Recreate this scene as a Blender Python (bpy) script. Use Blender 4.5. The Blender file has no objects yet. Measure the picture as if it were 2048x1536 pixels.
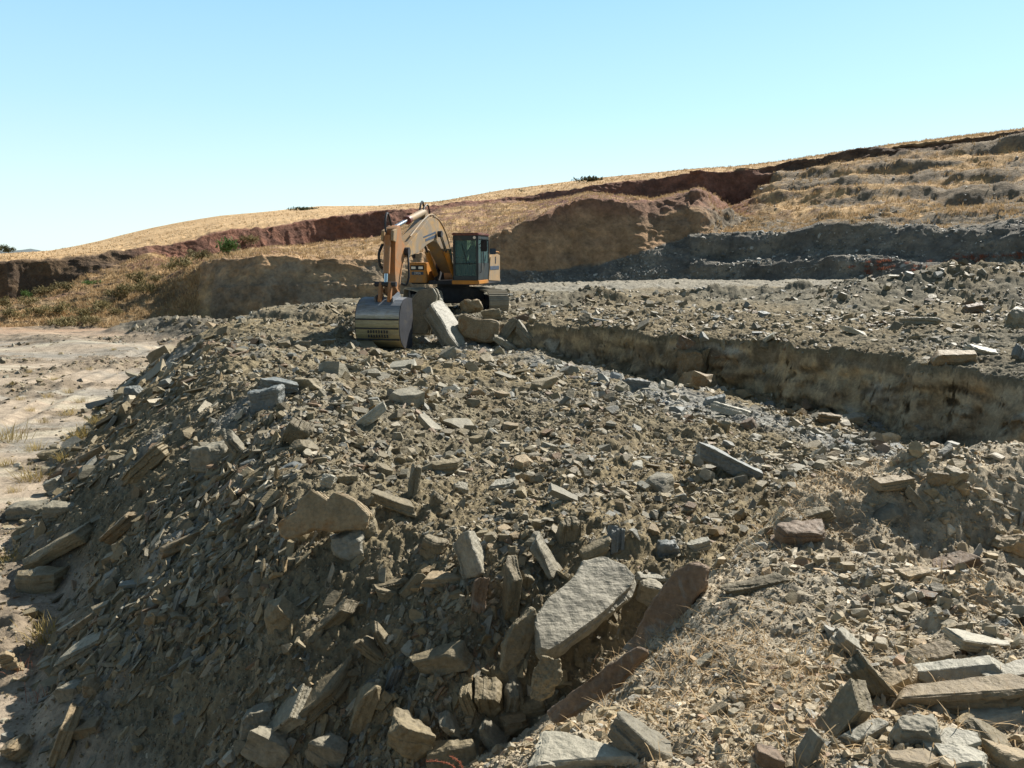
import bpy, bmesh, math, random
import numpy as np
from mathutils import Vector, Matrix

# ------------------------------------------------------------------ camera, sky, sun, exposure
SC = bpy.context.scene
COL = SC.collection
R = math.radians
CAMZ = 5.0
FPX = 1600.0                       # focal length in pixels of a 2048 px wide frame
PITCH = R(9.09)
cam_d = bpy.data.cameras.new("camera")
cam_d.sensor_width = 36.0
cam_d.lens = 36.0 * FPX / 2048.0
cam_d.clip_start = 0.1
cam_d.clip_end = 20000
cam = bpy.data.objects.new("camera", cam_d)
COL.objects.link(cam)
cam.location = (0, 0, CAMZ)
cam.rotation_euler = (R(90) - PITCH, 0, 0)
SC.camera = cam

SUN_AZ, SUN_EL = R(42), R(41)      # azimuth from +Y (view direction) towards +X
world = bpy.data.worlds.new("World")
SC.world = world
world.use_nodes = True
wn = world.node_tree.nodes
wl = world.node_tree.links
sky = wn.new("ShaderNodeTexSky")
sky.sky_type = 'NISHITA'
sky.sun_disc = False
sky.sun_elevation = SUN_EL
sky.sun_rotation = SUN_AZ
sky.altitude = 600
sky.air_density = 1.0
sky.dust_density = 0.6
sky.ozone_density = 1.6
bg = wn["Background"]
bg.inputs[1].default_value = 0.10
tint = wn.new("ShaderNodeMix"); tint.data_type = 'RGBA'; tint.blend_type = 'MULTIPLY'
tint.inputs[0].default_value = 1.0
tint.inputs[7].default_value = (0.93, 1.06, 0.98, 1)
wl.new(sky.outputs[0], tint.inputs[6])
# summer haze in the air: paler and whiter towards the horizon
wtc = wn.new("ShaderNodeTexCoord"); wsep = wn.new("ShaderNodeSeparateXYZ")
wl.new(wtc.outputs["Generated"], wsep.inputs[0])
wr = wn.new("ShaderNodeValToRGB"); we = wr.color_ramp.elements
while len(we) < 5: we.new(0.5)
for k_, (p_, c_) in enumerate([(0.0, (0.52, 0.62, 0.65)), (0.08, (0.46, 0.60, 0.65)), (0.17, (0.34, 0.54, 0.67)), (0.30, (0.235, 0.45, 0.655)), (0.6, (0.12, 0.155, 0.185))]):
    we[k_].position = p_; we[k_].color = (*c_, 1)
wl.new(wsep.outputs[2], wr.inputs[0])
wsc = wn.new("ShaderNodeVectorMath"); wsc.operation = 'SCALE'; wsd = wn.new("ShaderNodeVectorMath"); wsd.operation = 'DOT_PRODUCT'      # sky brighter on the sun's side, deeper opposite it
wsd.inputs[1].default_value = (math.sin(SUN_AZ) * 0.5, 0.87, 0.0)
wl.new(wtc.outputs["Generated"], wsd.inputs[0])
wmr = wn.new("ShaderNodeMapRange"); wmr.inputs[1].default_value = -0.5; wmr.inputs[2].default_value = 0.55
wmr.inputs[3].default_value = 3.0; wmr.inputs[4].default_value = 10.0
wl.new(wsd.outputs["Value"], wmr.inputs[0]); wl.new(wmr.outputs[0], wsc.inputs[3])
wl.new(wr.outputs[0], wsc.inputs[0])
wmx = wn.new("ShaderNodeMix"); wmx.data_type = 'RGBA'; wmx.inputs[0].default_value = 0.75
wl.new(tint.outputs[2], wmx.inputs[6]); wl.new(wsc.outputs[0], wmx.inputs[7])
wl.new(wmx.outputs[2], bg.inputs[0])

sun_d = bpy.data.lights.new("sun", 'SUN')
sun_d.energy = 5.0
sun_d.angle = R(0.53)
sun_d.color = (1.0, 0.945, 0.85)
sun = bpy.data.objects.new("sun", sun_d)
COL.objects.link(sun)
SDIR = Vector((math.sin(SUN_AZ) * math.cos(SUN_EL), math.cos(SUN_AZ) * math.cos(SUN_EL), math.sin(SUN_EL)))
sun.rotation_euler = SDIR.to_track_quat('Z', 'Y').to_euler()
sun.location = (30, 20, 60)
SC.view_settings.view_transform = 'Standard'
SC.view_settings.look = 'None'
SC.view_settings.gamma = 1
SC.view_settings.exposure = 0.78

# ------------------------------------------------------------------ small helpers
rng = np.random.default_rng(7)
random.seed(7)


def pix_dir(px, py):
    u = (px - 1024.0) / FPX
    v = (768.0 - py) / FPX
    c, s = math.cos(PITCH), math.sin(PITCH)
    return Vector((u, c + v * s, -s + v * c))


def pix_at(px, py, d):
    """world point seen at photo pixel (px, py), at forward distance d"""
    k = pix_dir(px, py)
    return Vector((0, 0, CAMZ)) + k * (d / k.y)


def _hash(ix, iy, iz, seed):
    h = (ix.astype(np.int64) * 374761393 + iy.astype(np.int64) * 668265263 + iz.astype(np.int64) * 2147483647
         + seed * 1274126177) & 0xFFFFFFFF
    h = ((h ^ (h >> 13)) * 1274126177) & 0xFFFFFFFF
    h = ((h ^ (h >> 16)) * 2246822519) & 0xFFFFFFFF
    return ((h ^ (h >> 15)) & 0xFFFFFF) / float(0xFFFFFF)


def vnoise2(x, y, seed=0):
    ix = np.floor(x); iy = np.floor(y)
    fx = x - ix; fy = y - iy
    fx = fx * fx * fx * (fx * (fx * 6 - 15) + 10)
    fy = fy * fy * fy * (fy * (fy * 6 - 15) + 10)
    z = np.zeros_like(ix)
    a = _hash(ix, iy, z, seed); b = _hash(ix + 1, iy, z, seed)
    c = _hash(ix, iy + 1, z, seed); d = _hash(ix + 1, iy + 1, z, seed)
    return (a + (b - a) * fx + (c - a) * fy + (a - b - c + d) * fx * fy) * 2 - 1


def vnoise3(x, y, z, seed=0):
    ix = np.floor(x); iy = np.floor(y); iz = np.floor(z)
    fx = x - ix; fy = y - iy; fz = z - iz
    fx = fx * fx * (3 - 2 * fx); fy = fy * fy * (3 - 2 * fy); fz = fz * fz * (3 - 2 * fz)
    r = 0
    for dx in (0, 1):
        for dy in (0, 1):
            for dz in (0, 1):
                w = (fx if dx else 1 - fx) * (fy if dy else 1 - fy) * (fz if dz else 1 - fz)
                r = r + w * _hash(ix + dx, iy + dy, iz + dz, seed)
    return r * 2 - 1


def fbm2(x, y, seed=0, octaves=4, gain=0.5):
    r = 0; a = 1.0; f = 1.0; t = 0
    for i in range(octaves):
        c, s = math.cos(0.55 + 0.9 * i), math.sin(0.55 + 0.9 * i)
        r = r + a * vnoise2((x * c - y * s) * f + 13.7 * i, (x * s + y * c) * f - 7.1 * i, seed + i)
        t += a; a *= gain; f *= 2.03
    return r / t


def ridge2(x, y, seed=0, octaves=3):
    r = 0; a = 1.0; f = 1.0; t = 0
    for i in range(octaves):
        r = r + a * (1 - 2 * np.abs(vnoise2(x * f + 3.1 * i, y * f + 9.4 * i, seed + i)))
        t += a; a *= 0.55; f *= 2.1
    return r / t


def sstep(a, b, x):
    t = np.clip((x - a) / (b - a), 0, 1)
    return t * t * (3 - 2 * t)


def poly_out(x, y, P):
    """distance outside polygon P (0 inside)"""
    P = np.array(P, float)
    n = len(P)
    d2 = np.full(x.shape, 1e18)
    inside = np.zeros(x.shape, bool)
    for i in range(n):
        ax, ay = P[i]; bx, by = P[(i + 1) % n]
        ex, ey = bx - ax, by - ay
        t = np.clip(((x - ax) * ex + (y - ay) * ey) / (ex * ex + ey * ey), 0, 1)
        d2 = np.minimum(d2, (x - ax - t * ex) ** 2 + (y - ay - t * ey) ** 2)
        if ay != by:
            c = ((ay > y) != (by > y)) & (x < (bx - ax) * (y - ay) / (by - ay) + ax)
            inside ^= c
    d = np.sqrt(d2)
    return np.where(inside, 0.0, d), np.where(inside, d, 0.0)


def idw(x, y, pts, power=3.0):
    num = 0; den = 0
    for (px, py, pz) in pts:
        w = 1.0 / (((x - px) ** 2 + (y - py) ** 2) + 0.15) ** (power / 2)
        num = num + w * pz; den = den + w
    return num / den


def ridge_line(x, y, pts, width):
    """height of a berm along a polyline of (x, y, h)"""
    best = np.zeros(x.shape)
    for (a, b) in zip(pts[:-1], pts[1:]):
        ex, ey = b[0] - a[0], b[1] - a[1]
        t = np.clip(((x - a[0]) * ex + (y - a[1]) * ey) / (ex * ex + ey * ey), 0, 1)
        d2 = (x - a[0] - t * ex) ** 2 + (y - a[1] - t * ey) ** 2
        h = a[2] + t * (b[2] - a[2])
        best = np.maximum(best, h * np.exp(-d2 / (width * width)))
    return best


def mesh_np(name, V, quads=None, tris=None, mat=None, col=None, smooth=False, parent=None, sharp_ok=True):
    me = bpy.data.meshes.new(name)
    nq = 0 if quads is None else len(quads)
    nt = 0 if tris is None else len(tris)
    me.vertices.add(len(V))
    me.vertices.foreach_set("co", np.asarray(V, np.float32).ravel())
    loops = []
    starts = []
    if nq:
        loops.append(np.asarray(quads, np.int32).ravel()); starts.append(np.arange(nq) * 4)
    if nt:
        loops.append(np.asarray(tris, np.int32).ravel()); starts.append(nq * 4 + np.arange(nt) * 3)
    L = np.concatenate(loops); S = np.concatenate(starts).astype(np.int32)
    me.loops.add(len(L)); me.loops.foreach_set("vertex_index", L)
    me.polygons.add(len(S)); me.polygons.foreach_set("loop_start", S)
    me.update(calc_edges=True)
    me.validate()
    me.polygons.foreach_set("use_smooth", np.full(len(me.polygons), smooth))
    if col is not None:
        ca = me.color_attributes.new("tint", 'FLOAT_COLOR', 'POINT')
        c4 = np.ones((len(V), 4), np.float32); c4[:, :3] = col
        ca.data.foreach_set("color", c4.ravel())
    if mat is not None:
        me.materials.append(mat)
    o = bpy.data.objects.new(name, me)
    COL.objects.link(o)
    if parent is not None:
        o.parent = parent
    return o


def tag(o, label=None, cat=None, group=None, kind=None):
    if label: o['label'] = label
    if cat: o['category'] = cat
    if group: o['group'] = group
    if kind: o['kind'] = kind
    return o


# ------------------------------------------------------------------ materials
def new_mat(name):
    m = bpy.data.materials.new(name)
    m.use_nodes = True
    n = m.node_tree.nodes; l = m.node_tree.links
    return m, n, l, n["Principled BSDF"]


def add_noise(n, l, coord, scale, detail=6, rough=0.6, dist=0.0, vec_scale=None):
    t = n.new("ShaderNodeTexNoise")
    t.inputs["Scale"].default_value = scale
    t.inputs["Detail"].default_value = detail
    t.inputs["Roughness"].default_value = rough
    t.inputs["Distortion"].default_value = dist
    if vec_scale:
        mp = n.new("ShaderNodeMapping"); mp.inputs["Scale"].default_value = vec_scale
        l.new(coord, mp.inputs[0]); l.new(mp.outputs[0], t.inputs["Vector"])
    else:
        l.new(coord, t.inputs["Vector"])
    return t.outputs["Fac"]


def ramp(n, l, fac, stops):
    r = n.new("ShaderNodeValToRGB")
    e = r.color_ramp.elements
    while len(e) < len(stops):
        e.new(0.5)
    for k, (p, c) in enumerate(stops):
        e[k].position = p
        e[k].color = (c[0], c[1], c[2], 1) if not isinstance(c, (int, float)) else (c, c, c, 1)
    l.new(fac, r.inputs[0])
    return r.outputs[0]


def mixc(n, l, mode, fac, a, b):
    m = n.new("ShaderNodeMix"); m.data_type = 'RGBA'; m.blend_type = mode
    if isinstance(fac, (int, float)): m.inputs[0].default_value = fac
    else: l.new(fac, m.inputs[0])
    for s, v in ((6, a), (7, b)):
        if isinstance(v, tuple): m.inputs[s].default_value = (v[0], v[1], v[2], 1)
        else: l.new(v, m.inputs[s])
    return m.outputs[2]


def bump(n, l, bsdf, h, strength, dist):
    b = n.new("ShaderNodeBump")
    b.inputs["Strength"].default_value = strength
    b.inputs["Distance"].default_value = dist
    l.new(h, b.inputs["Height"])
    l.new(b.outputs[0], bsdf.inputs["Normal"])
    return b


def earth_mat(name, scale, bdist, rough=0.95, contrast=(0.62, 1.35)):
    """soil / broken rock: the colour of each spot comes from the 'tint' attribute, broken up by noise"""
    m, n, l, b = new_mat(name)
    tc = n.new("ShaderNodeTexCoord").outputs["Object"]
    at = n.new("ShaderNodeAttribute"); at.attribute_name = "tint"
    n1 = add_noise(n, l, tc, scale, 8, 0.65)
    n2 = add_noise(n, l, tc, scale * 7.3, 5, 0.7)
    f1 = ramp(n, l, n1, [(0.3, contrast[0]), (0.7, contrast[1])])
    c = mixc(n, l, 'MULTIPLY', 1.0, at.outputs["Color"], f1)
    f2 = ramp(n, l, n2, [(0.3, 0.7), (0.72, 1.28)])
    c = mixc(n, l, 'MULTIPLY', 1.0, c, f2)
    l.new(c, b.inputs["Base Color"])
    b.inputs["Roughness"].default_value = rough
    b.inputs["Specular IOR Level"].default_value = 0.2
    mm = n.new("ShaderNodeMath"); mm.operation = 'ADD'
    l.new(n2, mm.inputs[0]); l.new(n1, mm.inputs[1])
    bump(n, l, b, mm.outputs[0], 0.9, bdist)
    return m


def rock_mat(name, c1, c2, c3=None, rough=0.62, scale=3.0, attr=False):
    m, n, l, b = new_mat(name)
    tc = n.new("ShaderNodeTexCoord").outputs["Object"]
    n1 = add_noise(n, l, tc, scale, 7, 0.62, 0.6)
    n2 = add_noise(n, l, tc, scale * 9, 5, 0.7)
    n3 = add_noise(n, l, tc, scale * 2.2, 6, 0.6, 0.3, (1, 1, 9))
    if attr:
        at = n.new("ShaderNodeAttribute"); at.attribute_name = "tint"
        base = at.outputs["Color"]
        base = mixc(n, l, 'MULTIPLY', 1.0, base, ramp(n, l, n1, [(0.3, 0.75), (0.7, 1.25)]))
    else:
        oi = n.new("ShaderNodeObjectInfo")
        base = ramp(n, l, n1, [(0.32, c1), (0.68, c2)])
        if c3:
            st = ramp(n, l, add_noise(n, l, tc, scale * 0.6, 5, 0.7, 1.0), [(0.52, 0.0), (0.62, 1.0)])
            base = mixc(n, l, 'MIX', st, base, c3)
        var = ramp(n, l, oi.outputs["Random"], [(0.0, 0.78), (1.0, 1.2)])
        base = mixc(n, l, 'MULTIPLY', 1.0, base, var)
    base = mixc(n, l, 'MULTIPLY', 1.0, base, ramp(n, l, n2, [(0.28, 0.72), (0.7, 1.22)]))
    l.new(base, b.inputs["Base Color"])
    b.inputs["Roughness"].default_value = rough
    b.inputs["Specular IOR Level"].default_value = 0.28
    mm = n.new("ShaderNodeMath"); mm.operation = 'ADD'
    l.new(n2, mm.inputs[0]); l.new(n3, mm.inputs[1])
    bump(n, l, b, mm.outputs[0], 0.55, 0.02)
    return m


def plain_mat(name, c, rough=0.6, metal=0.0, var=0.25, scale=4.0, dirt=None, dirt_amt=0.5, bumpd=0.0, spec=0.4):
    m, n, l, b = new_mat(name)
    tc = n.new("ShaderNodeTexCoord").outputs["Object"]
    n1 = add_noise(n, l, tc, scale, 7, 0.65, 0.3)
    base = mixc(n, l, 'MULTIPLY', 1.0, c, ramp(n, l, n1, [(0.3, 1 - var), (0.7, 1 + var * 0.7)]))
    if dirt:
        n2 = add_noise(n, l, tc, scale * 0.6, 8, 0.75, 0.8)
        lo = 0.62 - 0.35 * dirt_amt
        base = mixc(n, l, 'MIX', ramp(n, l, n2, [(lo, 0.0), (lo + 0.2, 0.85)]), base, dirt)
    l.new(base, b.inputs["Base Color"])
    b.inputs["Roughness"].default_value = rough
    b.inputs["Metallic"].default_value = metal
    b.inputs["Specular IOR Level"].default_value = spec
    if bumpd:
        bump(n, l, b, add_noise(n, l, tc, scale * 6, 5, 0.7), 0.4, bumpd)
    return m


def blade_mat(name, c1, c2, trans=0.25):
    m, n, l, b = new_mat(name)
    oi = n.new("ShaderNodeObjectInfo")
    at = n.new("ShaderNodeAttribute"); at.attribute_name = "tint"
    sep = n.new("ShaderNodeSeparateColor"); l.new(at.outputs["Color"], sep.inputs[0])
    base = mixc(n, l, 'MIX', sep.outputs[0], c1, c2)
    base = mixc(n, l, 'MULTIPLY', 1.0, base, ramp(n, l, oi.outputs["Random"], [(0.0, 0.8), (1.0, 1.15)]))
    l.new(base, b.inputs["Base Color"])
    b.inputs["Roughness"].default_value = 0.75
    b.inputs["Specular IOR Level"].default_value = 0.2
    tr = n.new("ShaderNodeBsdfTranslucent"); l.new(base, tr.inputs[0])
    mx = n.new("ShaderNodeMixShader"); mx.inputs[0].default_value = trans
    out = n["Material Output"]
    l.new(b.outputs[0], mx.inputs[1]); l.new(tr.outputs[0], mx.inputs[2]); l.new(mx.outputs[0], out.inputs[0])
    return m


M = {}
M['earth'] = earth_mat("quarry_earth", 2.2, 0.035)
M['hill'] = earth_mat("hill_earth", 0.55, 0.25, contrast=(0.66, 1.3))
M['chips'] = rock_mat("shale_chips", None, None, attr=True, rough=0.6)
M['olive'] = rock_mat("olive_shale", (0.165, 0.134, 0.082), (0.26, 0.215, 0.136))
M['grey'] = rock_mat("grey_shale", (0.185, 0.165, 0.12), (0.29, 0.262, 0.196))
M['blue'] = rock_mat("blue_grey_slate", (0.135, 0.142, 0.135), (0.22, 0.226, 0.205), rough=0.5)
M['tan'] = rock_mat("tan_sandstone", (0.22, 0.165, 0.095), (0.32, 0.25, 0.155), (0.26, 0.16, 0.075))
M['slabp'] = rock_mat("light_shale", (0.27, 0.245, 0.185), (0.38, 0.345, 0.265), rough=0.55)
M['brown'] = rock_mat("rusty_slate", (0.14, 0.095, 0.06), (0.23, 0.16, 0.105), (0.2, 0.2, 0.18))
M['pale'] = rock_mat("pale_limestone", (0.28, 0.26, 0.2), (0.42, 0.39, 0.31), rough=0.55)

# ------------------------------------------------------------------ terrain: quarry floor, heap, bench, mound
FLOOR_TILT = 0.0
HEAP_POLY = [(1.2, 7.0), (0.0, 6.9), (-1.0, 7.6), (-2.2, 9.0), (-3.4, 11.5), (-4.8, 14.5), (-6.0, 18), (-8, 22),
             (-9.5, 27), (-11, 33), (-11.5, 40), (20, 40), (20, 4), (4, 4.5)]
HEAP_PTS = [(0, 6.9, 2.45), (-1, 7.6, 2.5), (1.2, 7, 2.5), (-2.2, 9, 2.6), (-3.4, 11.5, 2.65), (-4.8, 14.5, 2.75),
            (-6, 18, 2.75), (-8, 22, 2.65), (-9.5, 27, 2.7), (-11, 33, 2.5), (0, 10, 2.35), (1, 13, 2.25), (3, 9, 2.4),
            (3, 12, 2.1), (0, 17, 2.2), (-3, 17, 2.5), (0, 22, 2.15), (-3, 22, 2.25), (-3.8, 24.5, 2.2), (-6, 25, 2.65),
            (4.84, 20.6, 1.68), (2.5, 23, 1.88), (0.25, 25, 2.2), (6.4, 17.8, 1.44), (7.3, 15, 1.5), (8.5, 13.3, 1.56),
            (5, 13, 1.85), (6, 10, 2.05), (8, 10, 1.9), (12, 9, 1.7), (4.5, 17, 1.8), (2.5, 18, 2.0)]
BENCH_POLY = [(16, 9), (9.5, 13.1), (8.05, 15.2), (7.3, 18), (5.1, 21.0), (2.6, 23.4), (0.35, 25.4), (-1.6, 27.2),
              (-4.5, 28.4), (-7.5, 29.5), (-10, 31), (-11.5, 36), (-11.5, 80), (80, 80), (80, 8)]
BENCH_PTS = [(9.5, 13, 3.0), (8, 15.5, 3.0), (7, 18, 3.0), (5, 21, 3.0), (2.5, 23.5, 3.0), (0.3, 25.5, 3.0), (5, 30, 3.1),
             (10, 25, 3.15), (-2, 31, 2.9), (-6, 31, 2.95), (0, 40, 3.2), (10, 47, 3.35), (20, 45, 3.5), (-10, 36, 2.6),
             (-10, 46, 2.2), (18, 22, 3.3), (30, 50, 3.5)]
MOUND_POLY = [(-0.4, 1.5), (0.08, 3.1), (0.55, 4.0), (1.0, 4.8), (1.75, 5.9), (2.6, 7.0), (3.6, 7.9), (5, 8.3), (12, 8.3),
              (12, -6), (-0.8, -6)]
MOUND_PTS = [(-0.1, 3.1, 2.95), (0.35, 4, 2.75), (0.8, 4.8, 2.62), (1.6, 5.9, 2.72), (2.6, 7, 2.9), (3.6, 7.8, 3.0), (5, 7.8, 3.1),
             (0, 0, 3.3), (1.5, 2.5, 3.2), (2.5, 3, 3.15), (1.5, 4.2, 2.95), (2.6, 4.6, 2.95), (3.2, 5.6, 2.55), (4.4, 5.6, 2.55),
             (2.4, 5.9, 2.72), (4, 7.0, 3.1), (6, 6.8, 3.1), (4.5, 4, 3.0), (7, 4, 3.0), (6, 5.4, 2.6), (-0.5, 1.6, 3.2)]


def H_all(x, y, detail=True):
    x = np.asarray(x, float); y = np.asarray(y, float)
    # quarry floor
    floor = 0.06 * fbm2(x * 0.12, y * 0.3, 11, 4) + 0.0
    pile = ridge_line(x, y, [(-24, 52, 0.9), (-19, 49, 1.5), (-16, 47, 1.2), (-12, 46, 2.1), (-7, 45, 2.3)], 2.2)
    pile = pile * (0.85 + 0.5 * fbm2(x * 0.5, y * 0.5, 45, 3))
    floor = floor + pile
    for k_, (cx_, ph_) in enumerate(((-15, 0.0), (-16.9, 0.0))):      # ruts left by wheels
        dl = x - (cx_ + 0.045 * (y - 25) ** 2 * 0.12 + 1.2 * np.sin(y * 0.12 + ph_) - 0.12 * (y - 20))
        floor = floor - 0.07 * np.exp(-(dl / 0.28) ** 2) + 0.05 * np.exp(-((np.abs(dl) - 0.5) / 0.2) ** 2)
    floor = floor + ridge_line(x, y, [(-30, 50, 0.3), (-24, 44, 0.35), (-20, 42, 0.25)], 1.6)
    # main heap
    wob = 0.55 * fbm2(x * 0.35, y * 0.35, 21, 3)
    do, di = poly_out(x + wob * 0.7, y + wob * 0.5, HEAP_POLY)
    tan_s = 0.95 - 0.28 * sstep(10.2, 14, y)
    rnd = 0.5
    heap = idw(x, y, HEAP_PTS) - tan_s * (np.sqrt(do * do + rnd * rnd) - rnd) - 0.05 * np.exp(-di / 0.8)
    # bench with its cut face
    w1 = 0.30 * fbm2(x * 0.55, y * 0.55, 31, 4) + 0.10 * ridge2(x * 1.6, y * 1.6, 33, 2) + 0.09 * np.tanh(5 * fbm2(x * 0.7 + y * 0.2, y * 0.5, 35, 2))
    al_ = x * 0.75 - y * 0.66
    w1 = w1 + 0.13 * ridge2(al_ * 1.25, x * 0.12, 37, 3) + 0.16 * np.tanh(8 * vnoise2(al_ * 0.55, x * 0.05, 39))
    bo, bi = poly_out(x + w1, y + w1 * 0.6, BENCH_POLY)
    tb = 0.75 + 2.05 * sstep(-5, -1.5, x)
    bench = idw(x, y, BENCH_PTS) - tb * bo - 0.12 * np.exp(-bi / 0.35)
    bench = bench + ridge_line(x, y, [(0.5, 32, 0.25), (3.5, 33, 0.5), (8, 34, 0.6), (12, 34, 0.7)], 0.9) * (0.75 + 0.9 * fbm2(x * .6, y * .6, 41, 3))
    bench = bench + ridge_line(x, y, [(10.6, 31, 0.5), (12.7, 30, 1.0), (16.4, 29.5, 1.5), (20, 28.5, 1.8), (26, 27, 2.0)], 2.5) * (0.9 + 0.45 * fbm2(x * .45, y * .45, 43, 4))
    # mound by the camera
    wm = 0.16 * fbm2(x * 0.8, y * 0.8, 51, 3)
    mo, mi = poly_out(x + wm, y - wm, MOUND_POLY)
    mound = idw(x, y, MOUND_PTS, 3.0) - 0.95 * mo - 0.10 * np.exp(-mi / 0.25)
    mound = mound + ridge_line(x, y, [(2.3, 6.55, 0.0), (2.9, 6.75, 0.16), (3.8, 6.9, 0.2), (6.5, 6.8, 0.2)], 0.5) * (1 - sstep(0, .3, mo))
    mound = mound - ridge_line(x, y, [(2.5, 5.6, 0.0), (3.2, 5.75, 0.05), (6, 5.7, 0.1)], 0.5) + 0.10 * sstep(1.6, 2.6, x) * ridge2(x * 1.9, y * 1.9, 55, 3) * (1 - sstep(0, .3, mo))
    st = np.stack([floor, heap, bench, mound])
    z = st.max(0)
    top = st.argmax(0)
    cliff = (top == 2) & (bo > 0.05) & (x > -4)
    if detail:
        wf = 1 - sstep(0.15, 0.7, np.maximum(heap, np.maximum(bench, mound)) - floor)   # 1 on the floor
        rough = (0.13 * fbm2(x * 0.7, y * 0.7, 61, 3) + 0.075 * ridge2(x * 2.1, y * 2.1, 64, 3)
                 + 0.085 * fbm2(x * 4.5, y * 4.5, 67, 4, 0.6) + 0.02 * vnoise2(x * 21, y * 21, 70) + 0.012 * vnoise2(x * 37, y * 37, 71))
        gully = 0.06 * fbm2((x * 0.5 + y * 0.86) * 2.4, (x * 0.86 - y * 0.5) * 0.5, 73, 3)
        flank = sstep(0.2, 1.0, do) * (top == 1)
        wf = wf * (1 - sstep(0.2, 0.55, pile))
        rough = rough + gully * flank
        smooth_f = 0.035 * fbm2(x * 0.5, y * 1.3, 81, 4) + 0.30 * np.maximum(0, fbm2(x * 0.33, y * 0.62, 83, 5) - 0.06) * (1 + 1.2 * fbm2(x * 3, y * 4, 84, 3)) + 0.008 * fbm2(x * 6, y * 6, 85, 3)
        amp = np.where(cliff, 0.45, np.where(top == 3, 0.55 + 0.3 * sstep(2.0, 3.0, x), 1.0))
        z = z + rough * amp * (1 - wf) + smooth_f * wf
        return z, top, cliff, wf, do, bo
    return z


def pick(px, py, dmax=75):
    """ground point seen at a photo pixel"""
    k = pix_dir(px, py)
    t = np.geomspace(1.5, dmax, 3000)
    x = k.x / k.y * t; z = CAMZ + k.z / k.y * t
    h = H_all(x, t)[0]
    w = np.nonzero(z < h)[0]
    i = w[0] if len(w) else len(t) - 1
    return Vector((x[i], t[i], h[i]))


NTH, NR = 1150, 1520
th = np.linspace(R(-50), R(50), NTH)
rl_ = np.linspace(math.log(1.2), math.log(78), 4000)
rw_ = np.cumsum(1 + 1.3 * ((rl_ > math.log(12.3)) & (rl_ < math.log(27.5)))); rw_ = (rw_ - rw_[0]) / (rw_[-1] - rw_[0])
rr = np.exp(np.interp(np.linspace(0, 1, NR), rw_, rl_))          # finer where the cut face stands
TH, RR = np.meshgrid(th, rr)
GX, GY = RR * np.sin(TH), RR * np.cos(TH)
GX, GY = GX.ravel(), GY.ravel()
GZ, GTOP, GCL, GWF, GDO, GBO = H_all(GX, GY)
# broken ledges and blocks of the cut face
al_ = GX * 0.75 - GY * 0.66
led = (0.09 * np.tanh(7 * vnoise3(al_ * 0.8 + 0.6 * GZ, GZ * 1.3, GX * 0, 121)) + 0.06 * np.tanh(5 * vnoise3(al_ * 2.2 - GZ, GZ * 3.0, GX * 0, 122))
       + 0.06 * np.tanh(6 * vnoise3(al_ * 4.0 + GZ * 2, GZ * 8, GX * 0, 123)) + 0.03 * vnoise3(al_ * 9, GZ * 14, GX * 0, 124))
cw_ = GCL * sstep(0.02, 0.2, GBO)
GX = GX - 0.66 * led * cw_; GY = GY - 0.75 * led * cw_
pn = fbm2(GX * 0.25, GY * 0.25, 91, 4)
pn2 = fbm2(GX * 0.9, GY * 0.9, 95, 4)
base = np.zeros((len(GX), 3))


def lerp(a, b, t):
    return a + (b - a) * t[:, None]


c_heap = lerp(np.array([0.235, 0.188, 0.112]), np.array([0.2, 0.17, 0.112]), sstep(-0.4, 0.4, pn))
c_heap = lerp(c_heap, np.array([0.2, 0.155, 0.095]), sstep(0.1, 0.6, pn2) * 0.6)
# blue grey spill along the foot of the cut face
blue = sstep(0.0, 0.5, fbm2(GX * 0.5, GY * 0.5, 97, 3) + 0.75 * np.exp(-((GX - 0.5 * (26 - GY) + 0.9) ** 2) / 2.2) - 0.25)
c_heap = lerp(c_heap, np.array([0.29, 0.29, 0.27]), blue * 0.8)
c_floor = lerp(np.array([0.37, 0.30, 0.225]), np.array([0.27, 0.245, 0.205]), sstep(-0.25, 0.35, fbm2(GX * 0.15, GY * 0.5, 99, 4)))
c_floor = lerp(c_floor, np.array([0.46, 0.41, 0.31]), sstep(0.15, 0.45, fbm2(GX * 0.3, GY * 0.9, 101, 4)) * 0.7)
c_floor = lerp(c_floor, np.array([0.4, 0.24, 0.14]), sstep(44, 56, GY) * 0.6)
c_bench = lerp(np.array([0.215, 0.175, 0.11]), np.array([0.185, 0.165, 0.12]), sstep(-0.3, 0.3, pn))
c_bench = lerp(c_bench, np.array([0.27, 0.25, 0.205]), sstep(40, 43, GY + 3 * pn) * (GX > -3) * 0.8)
c_cliff = lerp(np.array([0.43, 0.335, 0.205]), np.array([0.35, 0.29, 0.2]), sstep(-0.35, 0.35, pn))
c_cliff = lerp(c_cliff, np.array([0.46, 0.29, 0.14]), sstep(0.15, 0.5, pn2 + 0.3 * sstep(7.0, 9.5, GX)) * 0.8)
alg = GX * 0.75 - GY * 0.66
c_cliff = lerp(c_cliff, np.array([0.38, 0.345, 0.275]), sstep(0.18, 0.3, fbm2(alg * 0.8, GZ * 2.2, 111, 4)) * 0.8)
c_cliff = lerp(c_cliff, np.array([0.12, 0.095, 0.065]), sstep(0.25, 0.42, ridge2(alg * 0.9 + 2 * vnoise2(alg, GZ * 2, 5), GZ * 2.6, 113, 2)) * 0.6)
c_mound = lerp(np.array([0.39, 0.325, 0.23]), np.array([0.30, 0.26, 0.195]), sstep(-0.3, 0.4, pn2))
tops = GTOP[:, None]
base = np.where(tops == 1, c_heap, np.where(tops == 2, c_bench, c_mound))
base = np.where(GCL[:, None], c_cliff, base)
base = np.where((tops == 0) & (GWF[:, None] < 0.99), np.array([0.17, 0.15, 0.115]), base)
lumpf = sstep(0.03, 0.16, fbm2(GX * 0.33, GY * 0.62, 83, 5))          # churned darker soil on the floor's raised patches
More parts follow.
